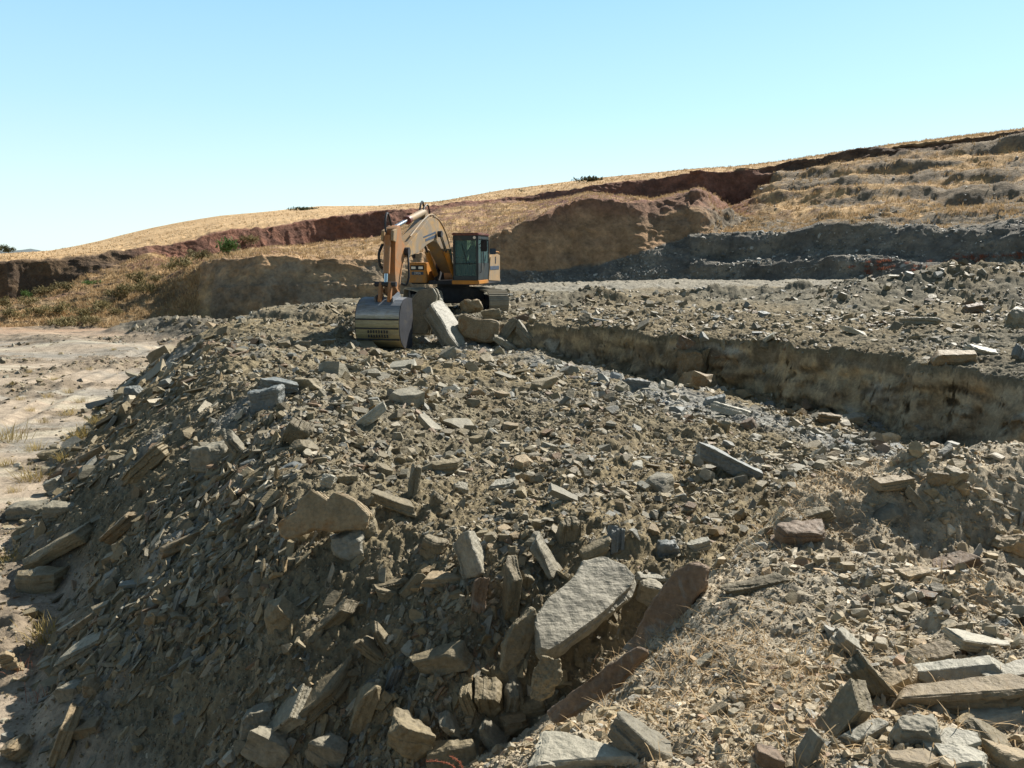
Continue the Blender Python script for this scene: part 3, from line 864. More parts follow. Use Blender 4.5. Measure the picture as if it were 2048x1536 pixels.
# ---- stones one can point to: photo box, shape, tone, tilt in the picture (deg), depth / width, label
STONES = [
    # around the excavator
    (1215, 575, 1216, 576, None, None, 0, 0, None),
    (925, 600, 962, 632, 'stone', 'tan', 0, .8, "rounded tan boulder between the excavator's crawler tracks"),
    (985, 668, 1038, 708, 'slab', 'grey', -33, .5, "long grey slab lying lowest beside the yellow block by the excavator"),
    (1030, 652, 1074, 690, 'slab', 'grey', -50, .35, "rounded upright slab at the left end of the cut face"),
    (990, 645, 1026, 688, 'shard', 'grey', 52, .4, "narrow slab leaning right against the foot of the cut face"),
    (965, 618, 1000, 642, 'block', 'olive', 8, .7, "olive block behind the yellow block near the right crawler track"),
    (1350, 698, 1412, 752, 'stone', 'tan', 15, .8, "tan boulder sticking out of the cut face"),
    (1355, 672, 1392, 706, 'block', 'brown', -30, .7, "brown block on top of the tan boulder in the cut face"),
    (1392, 702, 1414, 745, 'slab', 'olive', 75, .4, "thin olive slab standing right of the tan boulder in the cut face"),
    (1250, 758, 1292, 782, 'block', 'blue', -5, .5, "blue grey block lying in the pale spill below the cut face"),
    (1438, 808, 1492, 836, 'slab', 'pale', -14, .6, "bright white stone below the middle of the cut face"),
    (1410, 792, 1450, 818, 'block', 'blue', 10, .6, "blue grey block just behind the bright white stone"),
    (1676, 826, 1730, 852, 'slab', 'grey', 12, .5, "grey slab resting at the foot of the cut face"),
    (1640, 826, 1680, 850, 'slab', 'tan', -8, .5, "tan slab left of the grey slab at the foot of the cut face"),
    (1400, 893, 1518, 962, 'shard', 'blue', -27, .3, "long blue grey stone bar lying on the heap in front of the cut face"),
    (1868, 702, 1945, 734, 'block', 'tan', 4, .5, "thick tan block with a bright top on the edge of the cut face"),
    (1940, 690, 1990, 716, 'slab', 'pale', -12, .6, "pale slab behind the thick tan block on the edge of the cut face"),
    (2020, 690, 2060, 725, 'slab', 'blue', 65, .4, "bluish slab standing upright at the edge of the cut face"),
    (1690, 655, 1730, 672, 'slab', 'pale', -18, .5, "pale slab lying flat on the bench above the cut face"),
    (1815, 632, 1868, 652, 'slab', 'grey', -6, .5, "long grey slab at the foot of the berm on the bench"),
    (1720, 545, 1748, 556, 'slab', 'pale', 30, .5, "pale tilted slab on the crest of the berm"),
    (1930, 608, 1965, 632, 'block', 'brown', 10, .6, "brown block halfway down the berm"),
    (2015, 620, 2055, 665, 'stone', 'grey', 0, .7, "large grey boulder at the foot of the berm"),
    # crest and top of the heap
    (500, 776, 562, 824, 'block', 'blue', 10, .6, "blue grey block sitting on the heap's left crest"),
    (520, 754, 592, 790, 'slab', 'blue', -10, .5, "blue grey slab behind the blue grey block on the left crest"),
    (594, 756, 646, 782, 'stone', 'olive', -5, .6, "rounded olive stone right of the blue grey slab"),
    (712, 814, 770, 856, 'block', 'pale', 38, .6, "pale block lying on the sunlit heap top"),
    (388, 884, 468, 936, 'stone', 'grey', -3, .8, "big grey boulder bulging from the left flank"),
    (452, 870, 498, 924, 'slab', 'grey', -55, .35, "oval slab leaning on the big grey boulder of the left flank"),
    (562, 840, 622, 902, 'block', 'olive', 60, .5, "upright olive block on the left crest of the heap"),
    (586, 878, 634, 908, 'stone', 'olive', -20, .7, "olive stone just below the upright olive block"),
    (690, 1028, 756, 1084, 'block', 'olive', 18, .6, "olive block at the right end of the jagged tan slab"),
    (664, 1060, 744, 1134, 'stone', 'pale', 20, .8, "pale lumpy boulder below the jagged tan slab"),
    (640, 944, 672, 982, 'block', 'pale', -20, .6, "pale block just behind the jagged tan slab"),
    (676, 950, 712, 978, 'stone', 'olive', 0, .8, "rounded olive stone behind the jagged tan slab"),
    (748, 986, 826, 1026, 'slab', 'olive', -18, .5, "dark olive slab tilted on the heap crest"),
    (814, 934, 842, 1004, 'shard', 'olive', 82, .5, "narrow olive stone standing upright on the heap top"),
    (858, 922, 918, 956, 'slab', 'olive', 5, .4, "flat olive stone standing on edge on the heap top"),
    (855, 984, 888, 1018, 'block', 'olive', 60, .6, "olive stone wedged right of the dark tilted slab"),
    (906, 960, 936, 994, 'stone', 'grey', 80, .7, "grey rounded stone near the middle of the heap top"),
    (985, 962, 1030, 986, 'slab', 'pale', 5, .6, "pale flat stone near the middle of the heap top"),
    (1098, 972, 1150, 1004, 'block', 'grey', -25, .6, "grey block on the heap top above the big slab"),
    (838, 836, 874, 862, 'block', 'grey', -40, .7, "grey block in the middle of the sunlit heap top"),
    (910, 1066, 978, 1162, 'block', 'slabp', -68, .5, "tall light grey block on the brow above the shaded slope"),
    (842, 1072, 890, 1118, 'block', 'olive', -20, .7, "olive block left of the tall light grey block"),
    (1062, 1082, 1122, 1162, 'shard', 'grey', -58, .5, "grey shard leaning left above the big slab"),
    (1112, 1036, 1160, 1094, 'block', 'olive', 80, .6, "squared olive block standing above the big slab"),
    (1158, 1078, 1222, 1126, 'slab', 'olive', 28, .5, "olive slab propped on the top edge of the big slab"),
    (1218, 1056, 1246, 1108, 'slab', 'blue', 85, .5, "blue grey slab standing behind the big slab"),
    (1270, 1160, 1336, 1212, 'block', 'grey', -8, .7, "grey block at the right end of the big slab"),
    (1274, 1148, 1350, 1166, 'shard', 'pale', -3, .5, "thin bright slab lying on the grey block"),
    (1312, 1082, 1356, 1120, 'stone', 'blue', 5, .7, "rounded blue grey stone in the pile behind the big slab"),
    (1372, 1078, 1420, 1104, 'slab', 'pale', 12, .6, "pale flat stone in the pile behind the rusty slab"),
    (856, 1146, 930, 1170, 'shard', 'tan', -3, .5, "flat tan slab jutting from the brow of the heap"),
    (752, 1156, 808, 1182, 'slab', 'olive', 12, .6, "olive slab jutting from the brow left of the flat tan slab"),
    (740, 1170, 796, 1206, 'block', 'olive', -15, .7, "olive block under the jutting olive slab"),
    (804, 1150, 846, 1190, 'stone', 'olive', 50, .7, "squarish olive stone between the two jutting slabs"),
    (1012, 1138, 1028, 1246, 'shard', 'olive', 86, .5, "thin olive shard standing upright on the shaded slope"),
    (942, 1158, 974, 1222, 'shard', 'brown', 82, .6, "brown shard under the tall light grey block"),
    (1034, 1140, 1064, 1188, 'block', 'olive', 84, .7, "olive block beside the thin upright shard"),
    # shaded near slope
    (830, 1288, 936, 1350, 'slab', 'olive', 18, .4, "broad olive slab half buried in the shaded slope"),
    (766, 1330, 802, 1392, 'slab', 'blue', 72, .5, "upright blue grey slab on the shaded slope"),
    (726, 1278, 774, 1322, 'shard', 'olive', -38, .6, "olive shard near the middle of the shaded slope"),
    (750, 1250, 792, 1316, 'slab', 'olive', -58, .4, "thin olive slab leaning on the olive shard"),
    (955, 1368, 1006, 1432, 'block', 'olive', -80, .8, "squared olive block in the cluster at the foot of the shaded slope"),
    (918, 1374, 958, 1432, 'slab', 'olive', -70, .7, "olive slab left of the squared olive block"),
    (1004, 1362, 1046, 1428, 'block', 'grey', 84, .7, "grey block right of the squared olive block"),
    (1000, 1428, 1064, 1476, 'stone', 'tan', 8, .8, "tan boulder below the squared olive block"),
    (1042, 1390, 1096, 1430, 'block', 'olive', 16, .7, "olive block right of the tan boulder at the slope's foot"),
    (962, 1450, 1014, 1502, 'block', 'grey', -48, .6, "grey block left of the tan boulder at the slope's foot"),
    (774, 1434, 862, 1516, 'stone', 'olive', -15, .8, "large lumpy olive boulder near the bottom of the shaded slope"),
    (700, 1366, 760, 1460, 'block', 'olive', 70, .5, "big upright olive slab near the bottom of the shaded slope"),
    (546, 1380, 690, 1452, 'slab', 'olive', 38, .35, "long thick slab rising to the right at the bottom of the shaded slope"),
    (540, 1400, 612, 1470, 'slab', 'grey', 42, .6, "grey slab left of the long thick slab"),
    (486, 1420, 540, 1466, 'stone', 'grey', 0, .8, "rounded grey stone at the bottom of the shaded slope"),
    (500, 1452, 580, 1522, 'block', 'grey', -20, .7, "big grey block below the rounded grey stone"),
    (622, 1466, 706, 1546, 'block', 'grey', -30, .6, "broad grey block at the bottom edge under the long slab"),
    (884, 1440, 936, 1480, 'slab', 'grey', -50, .6, "grey slab just above the red stemmed weed"),
    (862, 1480, 955, 1545, 'block', 'olive', 10, .7, "broad olive block behind the red stemmed weed"),
    (526, 1196, 600, 1272, 'stone', 'olive', 20, .6, "broad smooth boulder half buried in the shaded slope"),
    (650, 1206, 700, 1256, 'slab', 'olive', 40, .5, "olive slab upper left on the shaded slope"),
    # foot of the left flank
    (36, 1138, 126, 1194, 'block', 'olive', 6, .6, "large squared block at the outer edge of the heap's foot"),
    (60, 1064, 176, 1126, 'slab', 'olive', 30, .4, "long olive slab leaning above the large squared block"),
    (22, 1006, 100, 1042, 'block', 'grey', 4, .6, "grey block lying apart on the pale floor"),
    (96, 1008, 148, 1032, 'block', 'grey', -3, .6, "grey block right of the block lying apart on the pale floor"),
    (90, 954, 132, 992, 'stone', 'pale', 25, .7, "pale boulder at the foot of the left flank"),
    (82, 902, 118, 920, 'block', 'olive', 4, .6, "small olive block between the dry grass tufts"),
    (160, 892, 210, 922, 'slab', 'tan', 25, .5, "tan slab at the far foot of the left flank"),
    (252, 776, 280, 804, 'stone', 'blue', 0, .8, "dark blue grey stone on the far left flank"),
    (150, 1226, 190, 1268, 'block', 'tan', 35, .7, "tan block above the dark gap at the heap's foot"),
    (140, 1262, 232, 1312, 'slab', 'grey', 28, .5, "grey slab below the tan block at the heap's foot"),
    (288, 1218, 342, 1246, 'stone', 'tan', -5, .7, "tan stone in the middle of the left flank's foot"),
    (5, 1472, 68, 1532, 'block', 'tan', 30, .7, "tan block in the bottom left corner"),
    (102, 1438, 152, 1530, 'slab', 'tan', 72, .4, "tall pale tan slab near the bottom left corner"),
    (150, 1438, 206, 1474, 'block', 'tan', 14, .7, "layered tan block right of the tall pale tan slab"),
    (116, 1366, 168, 1398, 'block', 'grey', 8, .6, "grey block above the tall pale tan slab"),
    (162, 1352, 206, 1392, 'stone', 'tan', 10, .8, "rounded tan stone right of the grey block above the tall slab"),
    (0, 1300, 40, 1345, 'block', 'tan', 20, .7, "tan block at the left edge beside red weeds"),
    (324, 1064, 400, 1112, 'slab', 'tan', 25, .4, "tan slab lying flush on the left flank"),
    (220, 1024, 276, 1074, 'shard', 'tan', 42, .5, "tan shard pointing down the left flank"),
    (255, 900, 330, 960, 'shard', 'olive', 42, .4, "long olive shard pointing down the upper left flank"),
    # mound by the camera
    (1552, 1050, 1642, 1098, 'slab', 'brown', 4, .6, "layered brown slab on the left shoulder of the near mound"),
    (1604, 1012, 1662, 1050, 'slab', 'olive', 18, .5, "olive slab behind the layered brown slab"),
    (1754, 954, 1818, 984, 'block', 'tan', 6, .6, "tan block on the ridge of the near mound"),
    (1862, 944, 1898, 976, 'stone', 'tan', 0, .8, "rounded tan stone on the ridge of the near mound"),
    (1894, 940, 1930, 972, 'stone', 'olive', 0, .8, "rounded olive stone on the ridge of the near mound"),
    (1804, 1136, 1860, 1174, 'block', 'tan', 10, .7, "light tan block in the hollow of the near mound"),
    (1872, 1108, 1942, 1146, 'slab', 'brown', 20, .6, "brown slab right of the light tan block in the hollow"),
    (1996, 1060, 2060, 1110, 'stone', 'tan', -18, .8, "tan boulder at the right edge on the near mound"),
    (1735, 1010, 1800, 1055, 'slab', 'grey', 28, .5, "grey slab on the shaded face of the near mound's ridge"),
    (1812, 978, 1846, 1018, 'slab', 'grey', -50, .5, "grey slab leaning under the ridge of the near mound"),
    (1455, 1150, 1560, 1192, 'slab', 'olive', 16, .4, "olive slab lying on the mound's sunlit left side"),
    (1385, 1308, 1428, 1338, 'slab', 'grey', 30, .5, "small grey slab on the mound's sunlit left side"),
    (1672, 1270, 1742, 1316, 'shard', 'pale', -38, .5, "pale shard lying on the straw covered mound"),
    (1796, 1362, 2070, 1442, 'slab', 'tan', 8, .17, "longest thick tan slab stacked at the lower right corner"),
    (1838, 1316, 1996, 1378, 'slab', 'pale', 14, .3, "pale slab on top of the longest thick tan slab"),
    (1965, 1325, 2090, 1372, 'slab', 'slabp', 10, .35, "tan slab at the right edge on top of the stack"),
    (1700, 1322, 1792, 1420, 'slab', 'olive', -48, .35, "thin slab leaning steeply left of the stack"),
    (1756, 1338, 1832, 1402, 'block', 'tan', 24, .6, "tan block wedged against the thin leaning slab"),
    (1784, 1438, 1868, 1502, 'stone', 'grey', 4, .8, "rounded grey boulder below the stack"),
    (1936, 1416, 2046, 1462, 'slab', 'slabp', 8, .5, "grey slab under the longest thick tan slab"),
    (1945, 1450, 2040, 1515, 'slab', 'olive', -30, .6, "dark olive slab leaning in the lower right corner"),
    (1888, 1502, 1965, 1545, 'slab', 'pale', 6, .7, "white topped slab at the bottom edge on the right"),
    (1588, 1468, 1642, 1545, 'slab', 'grey', 62, .5, "grey slab standing at the bottom edge left of the stack"),
    (1508, 1494, 1572, 1545, 'block', 'brown', -20, .7, "brown block at the bottom edge of the mound"),
    (1076, 1486, 1238, 1545, 'slab', 'slabp', 3, .5, "broad grey slab with flaking layers at the bottom edge"),
    (1240, 1440, 1330, 1530, 'block', 'grey', -40, .6, "grey block sunk in the soil right of the broad flaking slab"),
    (1640, 1390, 1720, 1480, 'block', 'olive', 50, .6, "dark olive block below the dry straw clump"),
    (1690, 1446, 1772, 1496, 'slab', 'pale', 18, .5, "pale slab between the rounded grey boulder and the standing grey slab"),
    (1770, 1508, 1872, 1548, 'slab', 'tan', -6, .5, "tan slab at the bottom edge under the rounded grey boulder"),
    (1848, 1470, 1950, 1506, 'slab', 'pale', 10, .5, "pale thin slab above the white topped slab at the bottom edge"),
    (1990, 1500, 2070, 1550, 'block', 'tan', -12, .6, "tan block in the bottom right corner"),
    (1820, 1300, 1900, 1330, 'slab', 'tan', 20, .5, "short tan slab behind the stack at the lower right"),
    (1912, 1268, 2010, 1302, 'slab', 'slabp', -8, .5, "light shale slab in the clods above the stack"),
]
NAMES = {'slab': 'flat_stone', 'block': 'angular_rock', 'shard': 'stone_shard', 'stone': 'boulder'}
HERO_XY = []
RGHT = Vector((1, 0, 0)); UPV = Vector((0, math.sin(PITCH), math.cos(PITCH))); FWD = Vector((0, math.cos(PITCH), -math.sin(PITCH)))


def stone_from_box(i, s):
    x0, y0, x1, y1, kind, tone, tilt, dep, label = s
    cx, cy = (x0 + x1) / 2, (y0 + y1) / 2
    p = pick(cx, y1 - 0.22 * (y1 - y0))
    d = p.y
    k = d / (cp + (768 - cy) / FPX * sp)              # metres per unit of image plane
    w, h = (x1 - x0) / FPX * k, (y1 - y0) / FPX * k
    t = abs(R(tilt)); ct, st = abs(math.cos(t)), abs(math.sin(t))
    det = ct * ct - st * st
    if abs(det) > 0.35:
        L = (w * ct - h * st) / det; Hh = (h * ct - w * st) / det
    else:
        L = math.hypot(w, h) * 0.95; Hh = min(w, h) * 0.45
    L = max(L, 0.3 * max(w, h)); Hh = max(Hh, 0.22 * max(w, h))
    D = max(dep * max(L, Hh), 0.4 * min(L, Hh))
    rs = random.Random(5000 + i)
    thin = Hh <= L
    cuts = {'slab': 4, 'block': 5, 'shard': 4, 'stone': 12}[kind]
    layer = {'slab': .2, 'block': .1, 'shard': .16, 'stone': .04}[kind]
    bm = rock_bm(5000 + i, (L * 1.12, D * 1.1, Hh * 1.15), cuts, max(L, Hh) / 20, 0.09 if kind != 'stone' else .12, layer, 0.07)
    a = R(tilt)
    ex = RGHT * math.cos(a) + UPV * math.sin(a); ez = -RGHT * math.sin(a) + UPV * math.cos(a)
    ey = ez.cross(ex)
    Rm = mat3(ex, ey, ez) @ Matrix.Rotation(R(rs.uniform(-14, 14)), 3, 'Z') @ Matrix.Rotation(R(rs.uniform(4, 20)), 3, 'X')
    bm.transform(Rm.to_4x4())
    c_ = pix_at(cx, cy, d + D * 0.22)
    me = bm_mesh(NAMES[kind], bm, M[tone])
    o = link(NAMES[kind], me)
    o.location = c_
    tag(o, label, 'slab' if kind in ('slab', 'shard') else ('boulder' if kind == 'stone' else 'rock'), 'single stones of the quarry heap')
    HERO_XY.append((c_.x, c_.y, max(L, Hh) * 0.5))
    return o


for i, s in enumerate(STONES):
    if s[4]: stone_from_box(i, s)


def slab_from_outline(name, pts, d, normal, thick, mat, label, cat='slab', amp=0.012, layer=0.0, target=None, group='single stones of the quarry heap', anchor=None):
    """a thick plate: its outline drawn on a tilted plane that stands at its own distance"""
    n = Vector(normal).normalized()
    if n.y > 0: n = -n
    acx = sum(p[0] for p in pts) / len(pts); acy = sum(p[1] for p in pts) / len(pts)
    a = pix_at(*(anchor or (acx, acy)), d)
    O = Vector((0, 0, CAMZ)); W = []
    for p in pts:
        k = pix_dir(*p)
        W.append(O + k * ((a - O).dot(n) / k.dot(n)))
    ctr = sum(W, Vector()) / len(W)
    bm = bmesh.new()
    f0 = [bm.verts.new(w - ctr) for w in W]
    rs = random.Random(hash(label) % 1000 if False else len(label) * 7)
    f1 = [bm.verts.new((w - ctr) * rs.uniform(0.93, 1.0) - n * thick * rs.uniform(0.85, 1.1)) for w in W]
    m = len(W)
    bm.faces.new(f0); bm.faces.new(f1[::-1])
    for q in range(m):
        bm.faces.new((f0[q], f1[q], f1[(q + 1) % m], f0[(q + 1) % m]))
    bmesh.ops.recalc_face_normals(bm, faces=bm.faces[:])
    bmesh.ops.bevel(bm, geom=[e for e in bm.edges], offset=thick * 0.06, segments=1, affect='EDGES', clamp_overlap=True)
    size = max((w - ctr).length for w in W)
    dice(bm, target or size / 20)
    q_ = n.to_track_quat('Z', 'Y').to_matrix().to_4x4()
    bm.transform(q_.inverted())
    weather(bm, len(label), amp * 1.5, 1.6 / size, thick * 0.2, 4.5 / thick)
    weather(bm, len(label) + 9, amp * 0.8, 6 / size)
    bm.transform(q_)
    o = link(name, bm_mesh(name, bm, M[mat]))
    o.location = ctr
    tag(o, label, cat, group)
    HERO_XY.append((ctr.x, ctr.y, size))
    return o


slab_from_outline('flat_stone', [(1072, 1238), (1090, 1205), (1150, 1150), (1165, 1120), (1205, 1112), (1250, 1130), (1272, 1152), (1262, 1176), (1205, 1228), (1120, 1290), (1098, 1302), (1080, 1296)],
                  6.0, (0.05, -0.52, 0.85), 0.2, 'slabp', "big pale grey slab tilted on the brow of the heap above the rusty plates")
slab_from_outline('flat_stone', [(560, 1070), (556, 1048), (596, 1026), (600, 1000), (622, 978), (640, 988), (655, 1000), (668, 982), (688, 990), (712, 1002), (738, 1030), (730, 1058), (668, 1064), (625, 1058), (596, 1070), (574, 1076)],
                  pick(650, 1082).y - 0.1, (-0.1, -0.95, 0.3), 0.22, 'tan', "jagged tan slab standing on the heap's brow")
slab_from_outline('flat_stone', [(1004, 1338), (1012, 1290), (1028, 1250), (1070, 1218), (1076, 1240), (1058, 1300), (1040, 1326), (1014, 1344)],
                  5.75, (0.35, -0.85, 0.3), 0.1, 'olive', "pointed slab standing left of the big pale grey slab")
slab_from_outline('flat_stone', [(1240, 1300), (1268, 1270), (1300, 1215), (1350, 1140), (1378, 1126), (1408, 1134), (1404, 1170), (1370, 1230), (1325, 1280), (1290, 1300), (1262, 1312)],
                  5.35, (-0.62, -0.72, 0.3), 0.12, 'brown', "rusty brown slab in the gully right of the big pale grey slab")
slab_from_outline('flat_stone', [(1096, 1424), (1108, 1412), (1190, 1350), (1275, 1296), (1292, 1302), (1268, 1330), (1236, 1372), (1180, 1405), (1110, 1446)],
                  4.45, (-0.5, -0.75, 0.42), 0.06, 'brown', "thin rusty plate lying along the gully at the mound's foot")
slab_from_outline('flat_stone', [(1060, 1395), (1068, 1340), (1086, 1312), (1120, 1318), (1124, 1352), (1100, 1390), (1080, 1402)],
                  5.4, (-0.2, -0.8, 0.5), 0.12, 'olive', "dull slab in the shade under the big pale grey slab")
# great slabs the excavator has pulled up
slab_from_outline('flat_stone', [(824, 668), (818, 622), (824, 598), (838, 580), (864, 576), (872, 590), (868, 612), (858, 640), (852, 668)],
                  25.6, (-0.25, -0.95, 0.15), 0.45, 'grey', "tall grey slab standing upright right of the excavator bucket")
slab_from_outline('flat_stone', [(864, 610), (872, 604), (884, 602), (906, 626), (922, 652), (930, 690), (920, 694), (902, 672), (884, 640)],
                  25.2, (0.62, -0.38, 0.68), 0.5, 'pale', "thick slab with a bright upper face leaning in front of the excavator")
slab_from_outline('flat_stone', [(862, 586), (870, 580), (878, 584), (886, 602), (878, 606)],
                  26.2, (0.6, -0.6, 0.5), 0.25, 'pale', "small bright slab leaning on the tall grey slab by the bucket")
slab_from_outline('angular_rock', [(920, 634), (930, 631), (962, 640), (994, 646), (992, 676), (968, 680), (930, 668), (922, 655)],
                  25.1, (-0.12, -0.93, 0.32), 0.6, 'tan', "yellow brown block with a flat sunlit top before the excavator", 'rock')
slab_from_outline('flat_stone', [(1012, 640), (1046, 628), (1086, 640), (1088, 662), (1060, 668), (1030, 660)],
                  25.6, (-0.3, -0.9, 0.3), 0.4, 'brown', "dark slab at the left end of the cut face above the rounded slab")

# ---- the other larger stones: one object each, shapes shared
WHERE = [
    (lambda p: p['wf'] > 0.5, "on the pale quarry floor beside the heap"),
    (lambda p: p['top'] == 3 and p['y'] > 5.2, "in the hollow of the near mound"),
    (lambda p: p['top'] == 3, "on the straw strewn near mound"),
    (lambda p: p['top'] == 2 and p['y'] > 25, "on the bench behind the cut face"),
    (lambda p: p['top'] == 2, "along the edge of the cut face"),
    (lambda p: p['do'] > 0.35 and p['y'] < 9.5, "on the shaded near slope of the heap"),
    (lambda p: p['do'] > 0.35 and p['y'] < 17, "on the left flank of the heap"),
    (lambda p: p['do'] > 0.35, "on the far left flank of the heap"),
    (lambda p: p['y'] < 10.5, "on the brow of the heap"),
    (lambda p: p['y'] < 17, "on the sunlit top of the heap"),
    (lambda p: True, "on the far top of the heap near the excavator"),
]
TONE = {'olive': 'olive', 'grey': 'grey', 'blue': 'blue grey', 'tan': 'tan', 'brown': 'brown', 'pale': 'pale'}
x, y, z, top, cl, wf, do, N_, r, g_ = scatter_points(1900, 2.4, 34, 23, lambda *a: acc_rubble(*a) * np.where(a[5] > .5, .6, 1.0), R(35))
F = frames(N_, g_, 0.15 + 0.4 * g_.uniform(0, 1, len(x)) ** 2, np.stack([N_[:, 0], N_[:, 1], -np.hypot(N_[:, 0], N_[:, 1])], 1) / (np.linalg.norm(np.stack([N_[:, 0], N_[:, 1], N_[:, 0] * 0], 1), axis=1, keepdims=True) + .3), 0.7 * ((top == 1) & (do > .3)))
HX = np.array(HERO_XY)
put = 0
for i in range(len(x)):
    if put >= 300 - len(HERO_XY) - 4: break
    if cl[i]: continue
    if top[i] == 2 and (r[i] > 27 or g_.uniform() < 0.35): continue
    s_ = (0.8 if top[i] == 2 else 1.0) * r[i] * float(np.clip(0.021 * math.exp(g_.normal(0, 0.3)), 0.0175, 0.042))
    if np.any(np.hypot(HX[:, 0] - x[i], HX[:, 1] - y[i]) < HX[:, 2] * 0.8 + s_ * 0.4): continue
    if r[i] > 20 and 0 <= 0.2 * y[i] + x[i] + 5 < 0: continue
    kind = ['slab', 'block', 'shard', 'stone', 'slab', 'block'][g_.integers(0, 6)]
    tone = ['olive', 'olive', 'grey', 'grey', 'olive', 'blue', 'tan', 'brown', 'pale'][g_.integers(0, 9)]
    o = link(NAMES[kind], shape_mesh(kind, tone, int(g_.integers(0, 5))))
    Fm = Matrix([list(map(float, row)) for row in F[i]])
    sc_ = Matrix.Diagonal((s_ * g_.uniform(.85, 1.2), s_ * g_.uniform(.8, 1.2), s_ * g_.uniform(.8, 1.25)))
    o.matrix_world = Matrix.Translation(Vector((x[i], y[i], z[i])) + Vector(F[i][:, 2]) * s_ * 0.08) @ (Fm @ sc_).to_4x4()
    p = dict(wf=wf[i], top=top[i], y=y[i], do=do[i])
    w = next(t for f_, t in WHERE if f_(p))
    what = {'slab': 'flat {} shale slab lying', 'block': 'angular {} rock lying', 'shard': 'narrow {} stone shard lying', 'stone': 'rounded {} stone lying'}[kind].format(TONE[tone])
    tag(o, what + ' ' + w, 'slab' if kind in ('slab', 'shard') else ('boulder' if kind == 'stone' else 'rock'), 'single stones of the quarry heap')
    put += 1
print("stones", len(HERO_XY), put)
# ------------------------------------------------------------------ excavator
M['orange'] = plain_mat("orange_paint", (0.56, 0.235, 0.035), 0.5, 0, 0.22, 2.5, (0.27, 0.19, 0.11), 0.45, 0.004)
M['rusto'] = plain_mat("sun_baked_orange", (0.42, 0.17, 0.05), 0.55, 0, 0.3, 2.2, (0.3, 0.2, 0.12), 0.6, 0.004)
M['dusty'] = plain_mat("dusty_paint", (0.42, 0.25, 0.10), 0.65, 0, 0.25, 2.5, (0.27, 0.215, 0.15), 0.75, 0.004)
M['boomp'] = plain_mat("weathered_paint", (0.44, 0.26, 0.09), 0.55, 0, 0.3, 1.8, (0.22, 0.2, 0.17), 0.7, 0.004)
M['cabp'] = plain_mat("dark_cab_paint", (0.035, 0.05, 0.058), 0.4, 0, 0.25, 3, (0.14, 0.12, 0.09), 0.25)
M['black'] = plain_mat("black_rubber", (0.02, 0.02, 0.022), 0.6, 0, 0.3, 5)
M['frame'] = plain_mat("greasy_dark_steel", (0.032, 0.034, 0.042), 0.65, 0.1, 0.4, 3, (0.1, 0.085, 0.06), 0.3, 0.005)
M['track'] = plain_mat("worn_track_steel", (0.2, 0.185, 0.155), 0.5, 0.25, 0.35, 5, (0.33, 0.29, 0.22), 0.85, 0.005)
M['chrome'] = plain_mat("cylinder_rod", (0.6, 0.58, 0.56), 0.18, 1.0, 0.1, 3)
M['hosem'] = plain_mat("hose_rubber", (0.018, 0.018, 0.02), 0.45, 0, 0.2, 5)
M['stripe'] = plain_mat("blue_grey_decal", (0.06, 0.085, 0.13), 0.5, 0, 0.3, 6)
M['lamp'] = plain_mat("lamp_glass", (0.75, 0.75, 0.7), 0.15, 0.2, 0.1, 8)
M['red'] = plain_mat("dusty_maroon", (0.16, 0.05, 0.045), 0.5, 0, 0.3, 4, (0.25, 0.19, 0.13), 0.4)
M['white'] = plain_mat("white_decal", (0.62, 0.62, 0.6), 0.5, 0, 0.15, 8)
M['seatm'] = plain_mat("seat_cloth", (0.03, 0.032, 0.035), 0.9, 0, 0.2, 8)
M['skin'] = plain_mat("skin", (0.32, 0.18, 0.12), 0.6, 0, 0.1, 8)
M['cloth'] = plain_mat("navy_work_jacket", (0.025, 0.04, 0.075), 0.85, 0, 0.25, 10)
M['hair'] = plain_mat("dark_hair", (0.015, 0.012, 0.01), 0.7, 0, 0.2, 20)
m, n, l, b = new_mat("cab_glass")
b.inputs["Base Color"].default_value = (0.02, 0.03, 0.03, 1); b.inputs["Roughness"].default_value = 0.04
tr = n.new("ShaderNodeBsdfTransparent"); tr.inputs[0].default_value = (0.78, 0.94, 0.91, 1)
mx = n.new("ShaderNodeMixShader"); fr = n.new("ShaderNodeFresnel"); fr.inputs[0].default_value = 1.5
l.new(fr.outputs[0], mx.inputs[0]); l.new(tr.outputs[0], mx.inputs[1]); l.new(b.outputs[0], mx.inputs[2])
df = n.new("ShaderNodeBsdfDiffuse"); df.inputs[0].default_value = (0.36, 0.56, 0.56, 1)       # teal mixed in to brighten the panes, imitating reflected light
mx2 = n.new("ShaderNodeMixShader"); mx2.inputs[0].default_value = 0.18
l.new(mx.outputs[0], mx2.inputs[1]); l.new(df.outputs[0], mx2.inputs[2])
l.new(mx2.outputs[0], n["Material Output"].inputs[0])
M['glass'] = m
